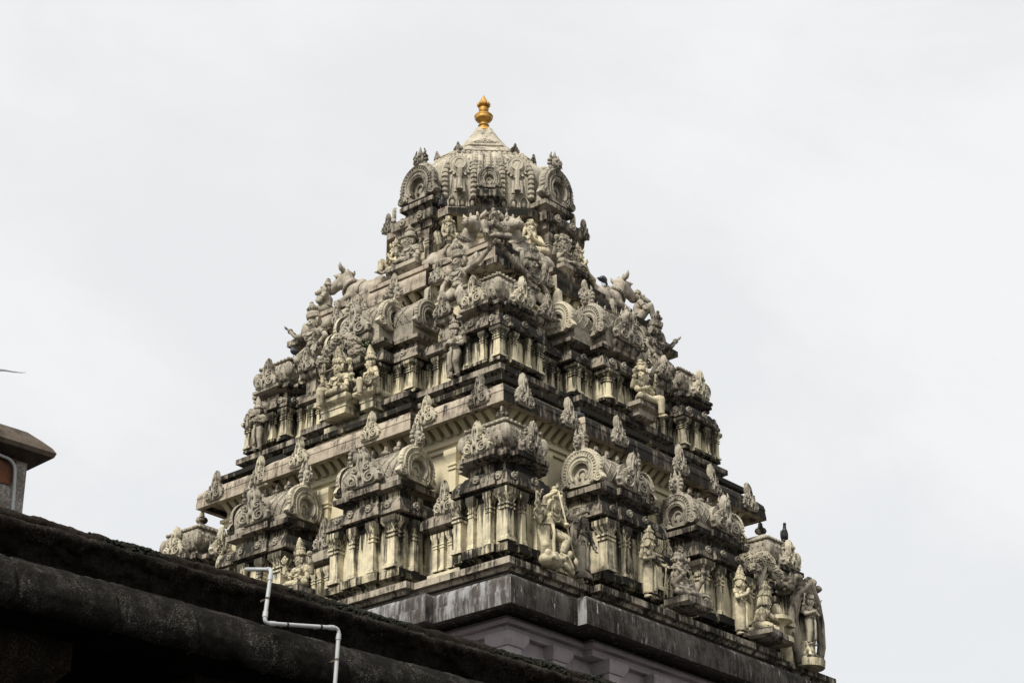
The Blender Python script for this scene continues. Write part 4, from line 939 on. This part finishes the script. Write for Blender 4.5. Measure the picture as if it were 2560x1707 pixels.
# second storey, left side
statue('standing_guardian_statue', 'slim grey standing four-armed statue left of the near corner pavilion on the second storey', 'L', 2.5, 3.66, 1.13, 1.06, mod(STAND, kn=((-.09, -.025, .275), (.06, -.05, .275))), four(0, 'flame', 'deer', 'chest'), 'st_g', 'turban', 'legs', hyaw=-.55)
statue('preaching_god_statue', 'cream seated four-armed god statue with a lowered leg under the dark carved tree', 'L', -.17, 4.12, 1.3, 1.4, seated('ease2'), four(SD, 'axe', 'lotus', 'lap'), 'st_c', 'tall', 'legs', hyaw=-.35, halo=True, bulk=.95)
statue('seated_goddess_companion', 'cream seated woman statue beside the god under the dark carved tree', 'L', .62, 4.02, 1.3, 1.2, seated('ease'),
       [arm(0, (-.2, -.05, .6 + SD), (-.22, -.2, .64 + SD), h='lotus', d=(-.3, -.3, 1), c=.8), arm(1, (.21, 0, .6 + SD), (.2, -.1, .5 + SD), d=(0, -.4, -1), c=.4)], 'st_c', 'tall', 'legs', True, hyaw=-.6, rz=-.3)
MB().sweep(rect(-.95, .75, -3.97, -3.2), [(0, .45), (0, .62), (-.05, .66), (-.05, .78), (-.12, .8), (-.12, .95), (-.3, .96)]).build('seat_pedestal', M_['wall'], tower, ZT @ FACE['L'])
for x0, x1, o0, n_ in ((-.62, .28, 4.36, 0), (.3, .86, 4.2, 1)):
    b = MB().sweep(rect(x0, x1, -o0, -3.3), [(-.12, .92), (-.12, 1.05), (-.1, 1.06), (-.1, 1.14), (-.02, 1.18), (0, 1.22), (0, 1.28), (-.03, 1.3)]).build('statue_seat', M_['wall'], tower, ZT @ FACE['L'])
carved_tree('dark carved tree with crumbling foliage above the seated couple on the left side', 'L', -.12, 3.98, 1.3, 1.12, .95, -.05, 'st_g', 5)
statue('standing_goddess_statue', 'grey standing statue with tall crown at the far left corner of the second storey', 'L', -2.95, 3.72, 1.1, .98, STAND, four(0, 'club', 'flame', 'chest'), 'st_g', 'tall', 'legs', hyaw=-.5)
# second storey, right side
b = MB().sweep(rect(-.02, .78, -4.16, -3.3), [(-.2, 1.1), (-.12, 1.16), (-.1, 1.28), (0, 1.33), (0, 1.42), (-.03, 1.44)]).build('statue_seat', M_['slab'], tower, ZT)
statue('two_headed_god_statue', 'cream seated statue with two crowned heads side by side on a dark bracket, right side', 'R', .38, 3.92, 1.44, 1.36, seated('ease'), four(SD, 'deer', 'axe', 'chest'), 'st_c', 'top', 'legs', heads=2, hyaw=.25, rz=.1)
# the strong men who carry the corner slabs
def atlas(label, F, X, side, mat, yaw, reach=.54):
    J = mod(seated('cross'), kn=((-.13, -.15, -.06), (.13, -.15, -.06)), an=((-.12, .02, -.27), (.12, .02, -.27)), ft=((0, -1, 0), (0, -1, 0))); s = side
    a_up, a_dn = (1, 0) if s > 0 else (0, 1)
    A = [arm(a_up, (s * (reach - .18), -.06, .35), (s * reach, -.02, .52), d=(s * .8, 0, .5), n=(0, 0, 1), c=.4), arm(a_dn, (-s * .25, -.03, .22), (-s * .19, -.13, .06), d=(0, -.6, -1), n=(0, 1, 0), c=.3)]
    def ex(r, m): link('shoulder_scarf', MB().tube([(s * .16, .0, .36), (s * .2, .05, .46), (s * .25, .06, .56)], [.05, .075, .03], 8).mesh('shoulder_scarf', M_[m], True), r); link('shoulder_scarf', MB().tube([(-s * .15, .0, .36), (-s * .2, .04, .44), (-s * .24, .04, .5)], [.045, .06, .02], 8).mesh('shoulder_scarf', M_[m], True), r)
    return statue('strong_man_statue', label, F, X, 3.0, 3.24, 1.62, J, A, mat, 'turban', 'legs', hyaw=yaw, htilt=.1, mous=True, bulk=.95, cat='statue', group='strong men carrying the corner slabs', extra=ex, halo=True)
atlas('grey moustached strong man holding up the near corner slab from its left', 'L', 2.02, 1, 'st_g', -.3)
atlas('dark moustached strong man holding up the near corner slab from its right', 'R', -1.98, -1, 'st_d', .25)
atlas('grey moustached strong man holding up the slab at the far left corner', 'L', -2.14, -1, 'st_g', -.4, .46)
atlas('dark bearded strong man holding up the slab at the far right corner', 'R', 2.14, 1, 'st_d', .45, .46)
# around the neck
def neckpt(ang, d, off_): a = R(ang); return ZT @ T(cos(a) * d - sin(a) * off_, sin(a) * d + cos(a) * off_, 4.87) @ RZ(a + pi / 2)
GP = 'sages seated round the neck of the tower'
statue('sage_statue', 'cream bearded sage with joined hands left of the two near bulls', 'L', 0, 0, 0, 1.42, seated('up'), pray(SD), 'st_c', 'bun', 'legs', beard=.13, hair=.2, M=neckpt(225, 2.12, .0) @ T(-.86, .12, .12), group=GP, jew=False)
statue('sage_statue', 'cream long-bearded sage with joined hands right of the two near bulls', 'L', 0, 0, 0, 1.42, seated('cross'), pray(SD), 'st_c', 'bun', 'legs', beard=.2, hair=.14, M=neckpt(225, 2.12, .0) @ T(.86, .12, .1), hyaw=.3, group=GP, jew=False)
statue('niche_god_statue', 'grey crowned god seated in the left niche under the dome', 'L', -.02, 2.3, 4.89, 1.3, seated('cross'), four(SD, 'flame', 'lotus', 'lap'), 'st_g', 'turban', 'legs', hyaw=-.4)
statue('niche_god_statue', 'grey god with two heads seated in the right niche under the dome', 'R', -.02, 2.3, 4.89, 1.3, seated('cross'), four(SD, 'lotus', 'flame', 'lap'), 'st_g', 'bun', 'legs', heads=2, hyaw=.4)
statue('sage_statue', 'cream old sage seated at the left edge of the neck beyond the left niche', 'L', -.52, 2.24, 4.87, 1.25, seated('up'), pray(SD), 'st_c', 'bun', 'legs', beard=.18, hair=.2, hyaw=-.5, group=GP, jew=False)
statue('sage_statue', 'cream sage seated at the right edge of the neck beyond the right niche', 'R', .52, 2.24, 4.87, 1.25, seated('cross'), pray(SD), 'st_c', 'bun', 'legs', beard=.12, hair=.2, hyaw=.6, group=GP, jew=False)

# ------------------------------------------------------------------ bulls and their attendants
def bull_head(m):
    m.ell((0, 0, 0), (.13, .15, .155), 14, 10); m.cap((0, -.08, -.01), (0, -.3, -.1), .115, .085, 12); m.ell((0, -.33, -.11), (.092, .075, .075), 12, 8)
    m.ell((0, -.3, -.16), (.06, .08, .035), 10, 6); m.ell((0, -.06, -.1), (.1, .13, .08), 10, 7)
    for s in (1, -1):
        m.ell((s * .108, -.12, .045), (.03, .042, .03), 8, 6); m.cap((s * .08, -.06, .09), (s * .12, -.17, .075), .02, .016, 6)
        m.ell((s * .04, -.395, -.095), (.02, .02, .016), 6, 5)
def bull(label, F, X, o, z, h, flip, turn):
    M = ZT @ FACE[F] @ T(X, -o, z) @ RZ(flip)
    r = tag(empty('bull_statue', M.translation, M.to_euler().z), label, 'bull statue', 'reclining bulls on the upper ledge'); r.scale = (h, h, h)
    m = MB()    # the bull looks along -Y
    m.ell((0, .42, .23), (.25, .42, .235), 16, 10); m.ell((0, .05, .28), (.23, .3, .26), 16, 10); m.ell((0, .14, .5), (.11, .15, .11), 10, 8)
    m.ell((0, .74, .25), (.23, .2, .22), 14, 8); m.cap((0, -.03, .36), (0, -.24, .68), .2, .15, 14); m.ell((0, -.18, .3), (.16, .13, .2), 12, 8)
    for s in (1, -1):
        m.ell((s * .22, .62, .14), (.12, .25, .14), 12, 8); m.cap((s * .27, .5, .06), (s * .25, .25, .05), .06, .045); m.ell((s * .24, .2, .04), (.05, .07, .04), 8, 6)
        m.cap((s * .17, -.02, .2), (s * .2, -.26, .13), .09, .07); m.cap((s * .2, -.26, .13), (s * .17, -.05, .045), .06, .045); m.ell((s * .19, -.3, .1), (.06, .05, .08), 8, 6)
    m.tube([(.05, .92, .3), (.1, .98, .15), (.2, .92, .04)], [.04, .03, .045], 8)
    H = T(0, -.31, .77) @ RZ(turn) @ RX(R(4)) @ SC(1.22); m.M = H; bull_head(m); m.M = I4
    link('body', fused(m, 'body', 'bull', .015, 3), r)
    for s in (1, -1):
        link('ear', MB().tube([(0, 0, 0), (s * .05, -.01, .05), (s * .09, -.0, .1), (s * .11, .01, .16)], [.03, .042, .032, .004], 8).mesh('ear', M_['bull'], True), r, H @ T(s * .1, .02, .08))
        link('horn', MB().tube([(0, 0, 0), (s * .015, .0, .05), (s * .01, -.01, .1)], [.032, .027, .012], 8).mesh('horn', M_['bull'], True), r, H @ T(s * .05, .0, .12))
    g = MB(); F_ = Matrix.Rotation(R(36), 4, 'X')
    for i in range(26):
        a = 2 * pi * i / 26; p = F_ @ V(.215 * cos(a), .215 * sin(a), 0); g.ell(p, .036, 7, 5)
    g.tube([F_ @ V(.21 * cos(2 * pi * i / 20), .21 * sin(2 * pi * i / 20), .035) for i in range(20)], .02, 6, True)
    link('necklace', g.mesh('necklace', M_['st_d'], True), r, T(0, -.1, .45))
    link('saddle_cloth', MB().tube([(.27, .28, .16), (.24, .28, .32), (.16, .28, .43), (0, .28, .485), (-.16, .28, .43), (-.24, .28, .32), (-.27, .28, .16)], .028, 6).mesh('saddle_cloth', M_['bull'], True), r)
    return r
bull('stone bull with garland collar lying left of the praying figure at the near corner', 'L', 1.42, 2.24, 4.55, 1.0, pi / 2, -1.25)
bull('stone bull with garland collar lying right of the praying figure at the near corner', 'R', -1.42, 2.24, 4.55, 1.0, -pi / 2, 1.25)
bull('stone bull with garland collar at the far left corner facing out over the sky', 'L', -1.72, 2.2, 4.55, 1.05, -pi / 2, .12)
bull('pale stone bull at the far right corner with a pigeon on its back', 'R', 1.72, 2.2, 4.55, 1.05, pi / 2, -.12)
def attendant(label, x, y, ang, crown):
    J = seated('ease' if crown else 'up'); A = pray(SD)
    m = MB(); g = lambda k: V(*J[k])
    m = body(mod(J, hd=(0, -.012, .49)), A, bulk=1.15, belly=1.2)
    m.M = T(0, -.03, .5) @ SC(.5) ; bull_head(m); m.M = I4
    M = ZT @ T(x, y, 4.56) @ RZ(ang)
    r = tag(empty('bull_headed_statue', M.translation, M.to_euler().z), label, 'statue', 'bull-headed figures at prayer'); r.scale = (1.25,) * 3
    link('body', fused(m, 'body', 'st_g'), r)
    [link(nm, jm.mesh(nm, M_['st_g'], True), r) for nm, jm in jewels(J, A, 1.15)]; link('garment', legcloth(J).mesh('garment', M_['st_g'], True), r)
    for s in (1, -1): link('ear', MB().tube([(0, 0, 0), (s * .04, 0, .02), (s * .07, 0, .06)], [.02, .026, .003], 6).mesh('ear', M_['st_g'], True), r, T(s * .055, 0, .53))
    if crown: link('crown', shared('crown_top', lambda: crown_mb('top'), 'st_g', True), r, T(0, .01, .55) @ SC(.8))
    else: link('crown', shared('crown_bun', lambda: crown_mb('bun'), 'st_g', True), r, T(0, .01, .56) @ SC(.7))
attendant('grey bull-headed figure praying between the two near bulls', -2.42, -2.42, R(-45), False)
attendant('grey bull-headed figure praying in front of the far left bull', -2.36, 2.46, R(-135 - 45 + 45) - R(20), True)
attendant('grey bull-headed figure praying in front of the far right bull', 2.46, -2.36, R(45 + 10), False)
# ------------------------------------------------------------------ the dark hall in front
EX = V(.99777, -.06674, 0); NY = V(.06674, .99777, 0)
FG = Matrix(((EX.x, NY.x, 0, -18.702), (EX.y, NY.y, 0, -13.868), (0, 0, 1, 0), (0, 0, 0, 1)))   # x along the eave, -y towards the courtyard
hall = tag(empty('temple_hall', FG.translation, math.atan2(EX.y, EX.x)), 'dark mossy temple hall with a rounded eave and stepped parapet in the lower left foreground', 'building')
def strip(prof, x0, x1, dx, amp, sc, seed, seam=0., low=0.):
    m = MB(); nx = int((x1 - x0) / dx); P = []
    for i in range(len(prof) - 1):
        a, b = prof[i], prof[i + 1]; k = max(1, int(math.hypot(b[0] - a[0], b[1] - a[1]) / (dx * 1.3)))
        P += [(a[0] + (b[0] - a[0]) * j / k, a[1] + (b[1] - a[1]) * j / k) for j in range(k)]
    P.append(prof[-1]); vs = []; n = len(P)
    for i in range(nx + 1):
        x = x0 + i * dx
        sg = seam * max(0, 1 - abs(((x + .15 * noise.noise(V(x * .5, seed, 3))) % .82) - .41) / .035)
        lw = low * (noise.noise(V(x * .55, seed, 9.)) + .5 * noise.noise(V(x * 1.7, seed, 5.)))
        for j, (y, z) in enumerate(P):
            f = 1 if 0 < j < n - 1 else .3
            v = V(x, y, z) * sc; v.x += seed * 7
            d = amp * (noise.noise(v) + .55 * noise.noise(v * 2.3) + .32 * noise.noise(v * 5.1) + .2 * noise.noise(v * 10.3)) * f
            vs.append((x, y + d * .8 + sg, z + d + lw - sg * .6))
    fs = [(i * n + j, i * n + n + j, i * n + n + j + 1, i * n + j + 1) for i in range(nx) for j in range(n - 1)]
    return m.add(vs, fs)
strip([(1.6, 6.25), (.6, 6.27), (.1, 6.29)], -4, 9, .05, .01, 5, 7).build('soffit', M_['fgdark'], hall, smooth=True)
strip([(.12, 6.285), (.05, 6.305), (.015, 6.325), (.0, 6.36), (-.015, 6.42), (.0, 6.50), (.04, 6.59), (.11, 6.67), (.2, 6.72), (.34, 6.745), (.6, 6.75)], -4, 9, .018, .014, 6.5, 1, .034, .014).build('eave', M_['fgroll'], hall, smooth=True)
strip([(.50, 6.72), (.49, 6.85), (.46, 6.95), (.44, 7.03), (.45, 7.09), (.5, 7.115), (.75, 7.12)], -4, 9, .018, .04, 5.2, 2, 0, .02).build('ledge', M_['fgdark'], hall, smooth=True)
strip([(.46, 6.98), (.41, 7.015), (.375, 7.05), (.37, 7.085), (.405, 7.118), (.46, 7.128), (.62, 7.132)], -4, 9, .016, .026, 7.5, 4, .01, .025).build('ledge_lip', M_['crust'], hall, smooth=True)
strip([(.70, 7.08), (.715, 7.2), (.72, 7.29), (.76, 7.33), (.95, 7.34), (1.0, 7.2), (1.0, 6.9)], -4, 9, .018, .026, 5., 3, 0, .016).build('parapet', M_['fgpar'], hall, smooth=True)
MB().box(-5, 13, 1.5, 1.9, 0, 6.4).build('wall', M_['fgdark'], hall)
MB().box(-5, 13, .55, 1.6, 6.55, 6.7).build('roof_slab', M_['fgdark'], hall)
for i in range(9):
    x = -3.6 + 2.0 * i
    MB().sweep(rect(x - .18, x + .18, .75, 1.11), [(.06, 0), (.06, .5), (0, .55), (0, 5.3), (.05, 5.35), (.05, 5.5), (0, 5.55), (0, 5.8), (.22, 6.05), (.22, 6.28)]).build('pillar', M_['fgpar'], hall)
rnd = random.Random(5)
m = MB()
for i in range(9000):
    x = rnd.uniform(-3.5, 9); g = noise.noise(V(x * .8, 4, 1)) + .6 * noise.noise(V(x * 3, 2, 1)) + .3 * noise.noise(V(x * 9, 2, 4))
    if g + (.14 if x > 0 else -.12) < rnd.uniform(.0, .45): continue
    y = rnd.choice((rnd.uniform(.70, .9), rnd.uniform(.69, .75))); lw = .016 * (noise.noise(V(x * .55, 3, 9.)) + .5 * noise.noise(V(x * 1.7, 3, 5.)))
    z = 7.303 + lw + (.015 if y > .74 else rnd.uniform(-.09, .0)); r = rnd.uniform(.004, .012) * (1 + max(0, g))
    m.ell((x, y, z), (r * 1.5, r * 1.2, r), 5, 3)
o = link('moss', m.mesh('moss', M_['moss'], ), None, FG); tag(o, 'dark green moss fringe growing along the parapet edge of the hall', 'moss', kind='stuff')
def bend(pts, r, n=6):
    out = [V(*pts[0])]
    for a, b, c in zip(pts, pts[1:], pts[2:]):
        a, b, c = V(*a), V(*b), V(*c); p = b + (a - b).normalized() * r; q_ = b + (c - b).normalized() * r
        out += [p.lerp(b, t).lerp(b.lerp(q_, t), t) for t in [i / n for i in range(n + 1)]]
    return out + [V(*pts[-1])]
pp = [(.68, .80, 7.41), (.375, .05, 7.15), (.27, -.02, 6.64), (1.035, -.08, 6.75), (.975, -.12, 6.22), (.96, -.05, 5.2)]
pipe = tag(empty('drain_pipe', FG.translation, math.atan2(EX.y, EX.x)), 'white plastic drain pipe bent in a zigzag over the eave of the dark hall', 'pipe')
MB().tube(bend(pp, .06), .0175, 12).build('pipe_run', M_['pvc'], pipe, smooth=True)
for a, b in ((1, 0), (1, 2), (2, 1), (2, 3), (3, 2), (3, 4)):
    A, B_ = V(*pp[a]), V(*pp[b]); d = (B_ - A).normalized(); MB().tube([A + d * .055, A + d * .11], .0225, 12).build('pipe_collar', M_['pvc'], pipe, smooth=False)
for a, b, f in ((1, 2, .55), (2, 3, .3), (2, 3, .75), (3, 4, .55)):
    A, B_ = V(*pp[a]), V(*pp[b]); d = (B_ - A).normalized(); c = A.lerp(B_, f); MB().tube([c - d * .009, c + d * .009], .0205, 12).box(c.x - .004, c.x + .004, c.y, c.y + .09, c.z - .008, c.z + .008).build('pipe_clip', M_['tcap'], pipe)
# roof turret at the left edge
tu = tag(empty('roof_turret', (FG @ T(-1.7, 2.0, 7.2)).translation, math.atan2(EX.y, EX.x)), 'small plastered turret with a dark hipped roof behind the parapet at the left edge', 'turret')
L_ = T(1.7, -2.0, -7.2)
MB().box(-2.6, -.9, 2.0, 3.2, 6.6, 8.40).build('wall', M_['turret'], tu, L_)
br = MB(); br.extr([(-2.5, 8.02), (-1.9, 8.08), (-1.62, 8.06), (-1.5, 8.1), (-1.38, 8.07), (-1.27, 8.1), (-1.2, 8.05), (-1.12, 8.07), (-1.06, 8.06), (-1.02, 8.12), (-1.01, 8.2), (-1.025, 8.27), (-1.0, 8.36), (-2.5, 8.36)], 1.985, 2.01); br.build('brick_patch', M_['brick'], tu, L_)
MB().sweep(rect(-2.6, -.9, 2.0, 3.2), [(-.1, 8.30), (.1, 8.34), (.165, 8.37), (.18, 8.41), (.15, 8.46), (.08, 8.53), (-.02, 8.62), (-.08, 8.65), (-.5, 8.69)]).build('roof', M_['tcap'], tu, L_)
MB().tube(bend([(-1.6, 1.95, 8.33), (-1.05, 1.95, 8.28), (-.99, 1.95, 7.2)], .1), .015, 12).build('drain_pipe', M_['pvc'], tu, L_, smooth=True)
# ------------------------------------------------------------------ birds and the little plant
def bird(label, name, M, s, mat, cat, pose='stand'):
    r = tag(empty(name, M.translation, M.to_euler().z), label, cat); r.scale = (s, s, s)
    m = MB(); up = pose == 'up'        # looks along -Y, about 1 long
    if up: m.cap((0, .05, .36), (0, -.02, .62), .17, .14); m.cap((0, -.03, .66), (0, -.06, .9), .1, .08); m.ell((0, -.08, .96), (.085, .1, .085), 10, 8); h = V(0, -.08, .96)
    elif pose == 'peck': m.cap((0, .12, .36), (0, -.12, .36), .16, .17); m.cap((0, -.2, .36), (0, -.32, .24), .1, .07); m.ell((0, -.34, .2), (.07, .08, .07), 10, 8); h = V(0, -.34, .2)
    else: m.cap((0, .14, .34), (0, -.12, .4), .14, .17); m.cap((0, -.18, .46), (0, -.25, .62), .1, .075); m.ell((0, -.27, .66), (.075, .09, .078), 10, 8); h = V(0, -.27, .66)
    link('body', fused(m, 'body', mat, .02), r)
    for q in (1, -1):
        w = MB()
        if up: w.ell((q * .15, .06, .42), (.05, .12, .26), 10, 8); w.cap((q * .1, .14, .2), (q * .05, .2, .02), .05, .02)
        else: w.ell((q * .15, .08, .37), (.045, .26, .12), 10, 8); w.cap((q * .11, .26, .31), (q * .04, .48, .22), .05, .015)
        link('wing', fused(w, 'wing', mat, .02), r)
        lg = MB(); lg.cap((q * .06, .04, .2), (q * .06, .02, .0), .018, .014, 6)
        for t in (-.6, 0, .6): lg.cap((q * .06, .02, .005), (q * .06 + .09 * sin(t), .02 - .09 * cos(t), -.005), .012, .008, 5)
        link('leg', lg.mesh('leg', M_['beak'], True), r)
    t = MB(); a = V(0, .16, .2) if up else V(0, .26, .3); b = V(0, .26, -.16) if up else V(0, .56, .2)
    t.add([a + V(-.06, 0, .02), a + V(.06, 0, .02), b + V(.08, 0, .02), b + V(-.08, 0, .02), a + V(-.06, 0, -.03), a + V(.06, 0, -.03), b + V(.08, 0, 0), b + V(-.08, 0, 0)], [(0, 1, 2, 3), (7, 6, 5, 4), (0, 4, 5, 1), (1, 5, 6, 2), (2, 6, 7, 3), (3, 7, 4, 0)])
    link('tail', t.mesh('tail', M_[mat]), r)
    link('beak', MB().tube([h + V(0, -.07, 0), h + V(0, -.17, -.02)] if pose != 'peck' else [h + V(0, -.06, -.02), h + V(0, -.12, -.1)], [.03, .004], 6).mesh('beak', M_['beak']), r)
    return r
bird('slate grey pigeon bending forward on the back of the far right bull', 'pigeon', ZT @ T(1.38, -2.24, 5.12) @ RZ(R(95)), .40, 'pigeon', 'pigeon', 'peck')
bird('grey pigeon standing on the dark ledge above the great cornice on the right side', 'pigeon', ZT @ T(-1.72, -3.98, .44) @ RZ(R(70)), .34, 'pigeon', 'pigeon')
bird('black pigeon tucked under the left arch of the dome', 'pigeon', ZT @ T(-2.08, -.66, 6.14) @ RZ(R(-30)), .36, 'crow', 'pigeon', 'up')
bird('blue-grey pigeon sheltering below the far left strong man', 'pigeon', ZT @ T(-3.02, 2.72, 3.4) @ RZ(R(-80)), .36, 'pigeon', 'pigeon')
bird('black crow perched on the gable tip of the far right corner pavilion', 'crow', ZT @ T(4.42, -4.48, -.5) @ RZ(R(-35)), .42, 'crow', 'crow', 'up')
g = tag(empty('flying_bird', (1.58, 19.44, 25.92), R(-48)), 'pale grey bird gliding past the left edge with one wing in view', 'bird')
m = MB(); m.cap((-.2, .0, -.02), (-.62, -.0, -.05), .08, .06); m.ell((-.05, -.0, .0), (.1, .07, .07), 8, 6)
link('body', fused(m, 'body', 'gull', .03), g, T(-.85, 0, 0))
for s in (1, -1):
    vs = []; fs = []; N = 14
    for i in range(N + 1):
        f = i / N; x = f * 1.15; z = .05 * sin(f * 4.5) + .2 * max(0, f - .62) ** 1.3; ch = .2 * (1 - f) ** .7 + .015; y = .1 * f * f
        vs += [(x, s * (y) - ch * .4, z), (x, y + ch * .6, z), (x, y + ch * .1, z + .035 * (1 - f) + .008)]
    for i in range(N): fs += [(i * 3 + a, i * 3 + (a + 1) % 3, i * 3 + 3 + (a + 1) % 3, i * 3 + 3 + a) for a in range(3)]
    fs += [(0, 1, 2), (N * 3, N * 3 + 2, N * 3 + 1)]
    link('wing', MB().add(vs, fs).mesh('wing', M_['gull'], True), g, T(-1.0, 0, 0) @ (I4 if s > 0 else T(-.25, 0, 0) @ RZ(pi)))
rnd = random.Random(11)
M = ZT @ FACE['L'] @ T(.36, -3.92, 2.27)
pl = tag(empty('plant', M.translation, M.to_euler().z), 'small green leafy plant sprouting from the left side of the second storey', 'plant')
st = MB(); lf = MB()
for i in range(16):
    a = rnd.uniform(0, 2 * pi); l = rnd.uniform(.12, .3); e = V(l * cos(a) * .8, l * sin(a) * .6 - .06, l * rnd.uniform(.3, .9)); st.tube([(0, 0, 0), e * .5 + V(0, 0, .04), e], .006, 5)
    for j in range(6):
        p = e * rnd.uniform(.45, 1.05); b = rnd.uniform(0, 2 * pi); d = V(cos(b), sin(b), rnd.uniform(-.5, .5)) * rnd.uniform(.06, .1); n_ = d.cross(V(0, 0, 1)).normalized() * .022
        lf.add([p, p + d * .5 + n_, p + d, p + d * .5 - n_, p + d * .5 + V(0, 0, .012)], [(0, 1, 4), (1, 2, 4), (2, 3, 4), (3, 0, 4)])
link('stem', st.mesh('stem', M_['leaf']), pl); link('leaves', lf.mesh('leaves', M_['leaf'], recalc=False), pl)
g = MB().add([(-1500, -1500, 0), (1500, -1500, 0), (1500, 1500, 0), (-1500, 1500, 0)], [(0, 1, 2, 3)]).build('ground', M_['ground'])
tag(g, 'dark paved temple courtyard ground', 'ground', kind='structure')
# ------------------------------------------------------------------ light, sky, camera
SUN_EL, SUN_AZ = 48, 189         # degrees; azimuth measured from +X
sd = Vector((cos(R(SUN_EL)) * cos(R(SUN_AZ)), cos(R(SUN_EL)) * sin(R(SUN_AZ)), sin(R(SUN_EL))))
l = bpy.data.lights.new('sun', 'SUN'); l.energy = SUN_E; l.angle = R(11); l.color = (1, .965, .9)
lo = bpy.data.objects.new('sun', l); COL.objects.link(lo); lo.rotation_euler = sd.to_track_quat('Z', 'Y').to_euler(); lo.location = (-30, -20, 60)
w = bpy.data.worlds.new('World'); S.world = w; w.use_nodes = True; q = NT(w)
sky = q.n('ShaderNodeTexSky', sky_type='NISHITA', sun_disc=False, sun_elevation=R(SUN_EL), sun_rotation=R(90 - SUN_AZ))
tc = q.n('ShaderNodeTexCoord').outputs['Generated']
n1 = q.noise(q.mapv(tc, (1, 1, 2.2)), 2.6, 6, .55, .6); n2 = q.noise(tc, 7., 5, .6)
cl = q.math('ADD', q.math('MULTIPLY', n1, .8), q.math('MULTIPLY', n2, .2))
cc = q.mix(q.ramp(cl, .38, .58), (.79, .80, .81), (.875, .877, .876))
b1 = q.n('ShaderNodeBackground', inp={'Color': sky.outputs[0], 'Strength': .07})
b2 = q.n('ShaderNodeBackground', inp={'Color': cc, 'Strength': SKY_S})
mx = q.n('ShaderNodeMixShader', inp={0: .93, 1: b1.outputs[0], 2: b2.outputs[0]})
q.n('ShaderNodeOutputWorld', inp={'Surface': mx.outputs[0]})
cd = bpy.data.cameras.new('camera'); cam = bpy.data.objects.new('camera', cd); COL.objects.link(cam); S.camera = cam
cd.sensor_width = 36; cd.lens = 5000 / 2560 * 36; cd.clip_end = 3000; cd.clip_start = .1
cam.location = (-29.226, -25.919, 1.597)
yaw, pit, rol = R(49.327), R(25.437), R(-.408)
fwd = Vector((sin(yaw) * cos(pit), cos(yaw) * cos(pit), sin(pit))); rt = Vector((cos(yaw), -sin(yaw), 0)); up = rt.cross(fwd)
rt2 = rt * cos(rol) + up * sin(rol); up2 = up * cos(rol) - rt * sin(rol)
cam.rotation_euler = Matrix((rt2, up2, -fwd)).transposed().to_euler()
S.view_settings.view_transform = 'Standard'; S.view_settings.look = 'None'; S.view_settings.exposure = EXPO; S.view_settings.gamma = 1
S.render.engine = 'CYCLES'; S.cycles.use_denoising = True
S.cycles.max_bounces = 5; S.cycles.diffuse_bounces = 1
S.render.film_transparent = False
bpy.context.view_layer.update()
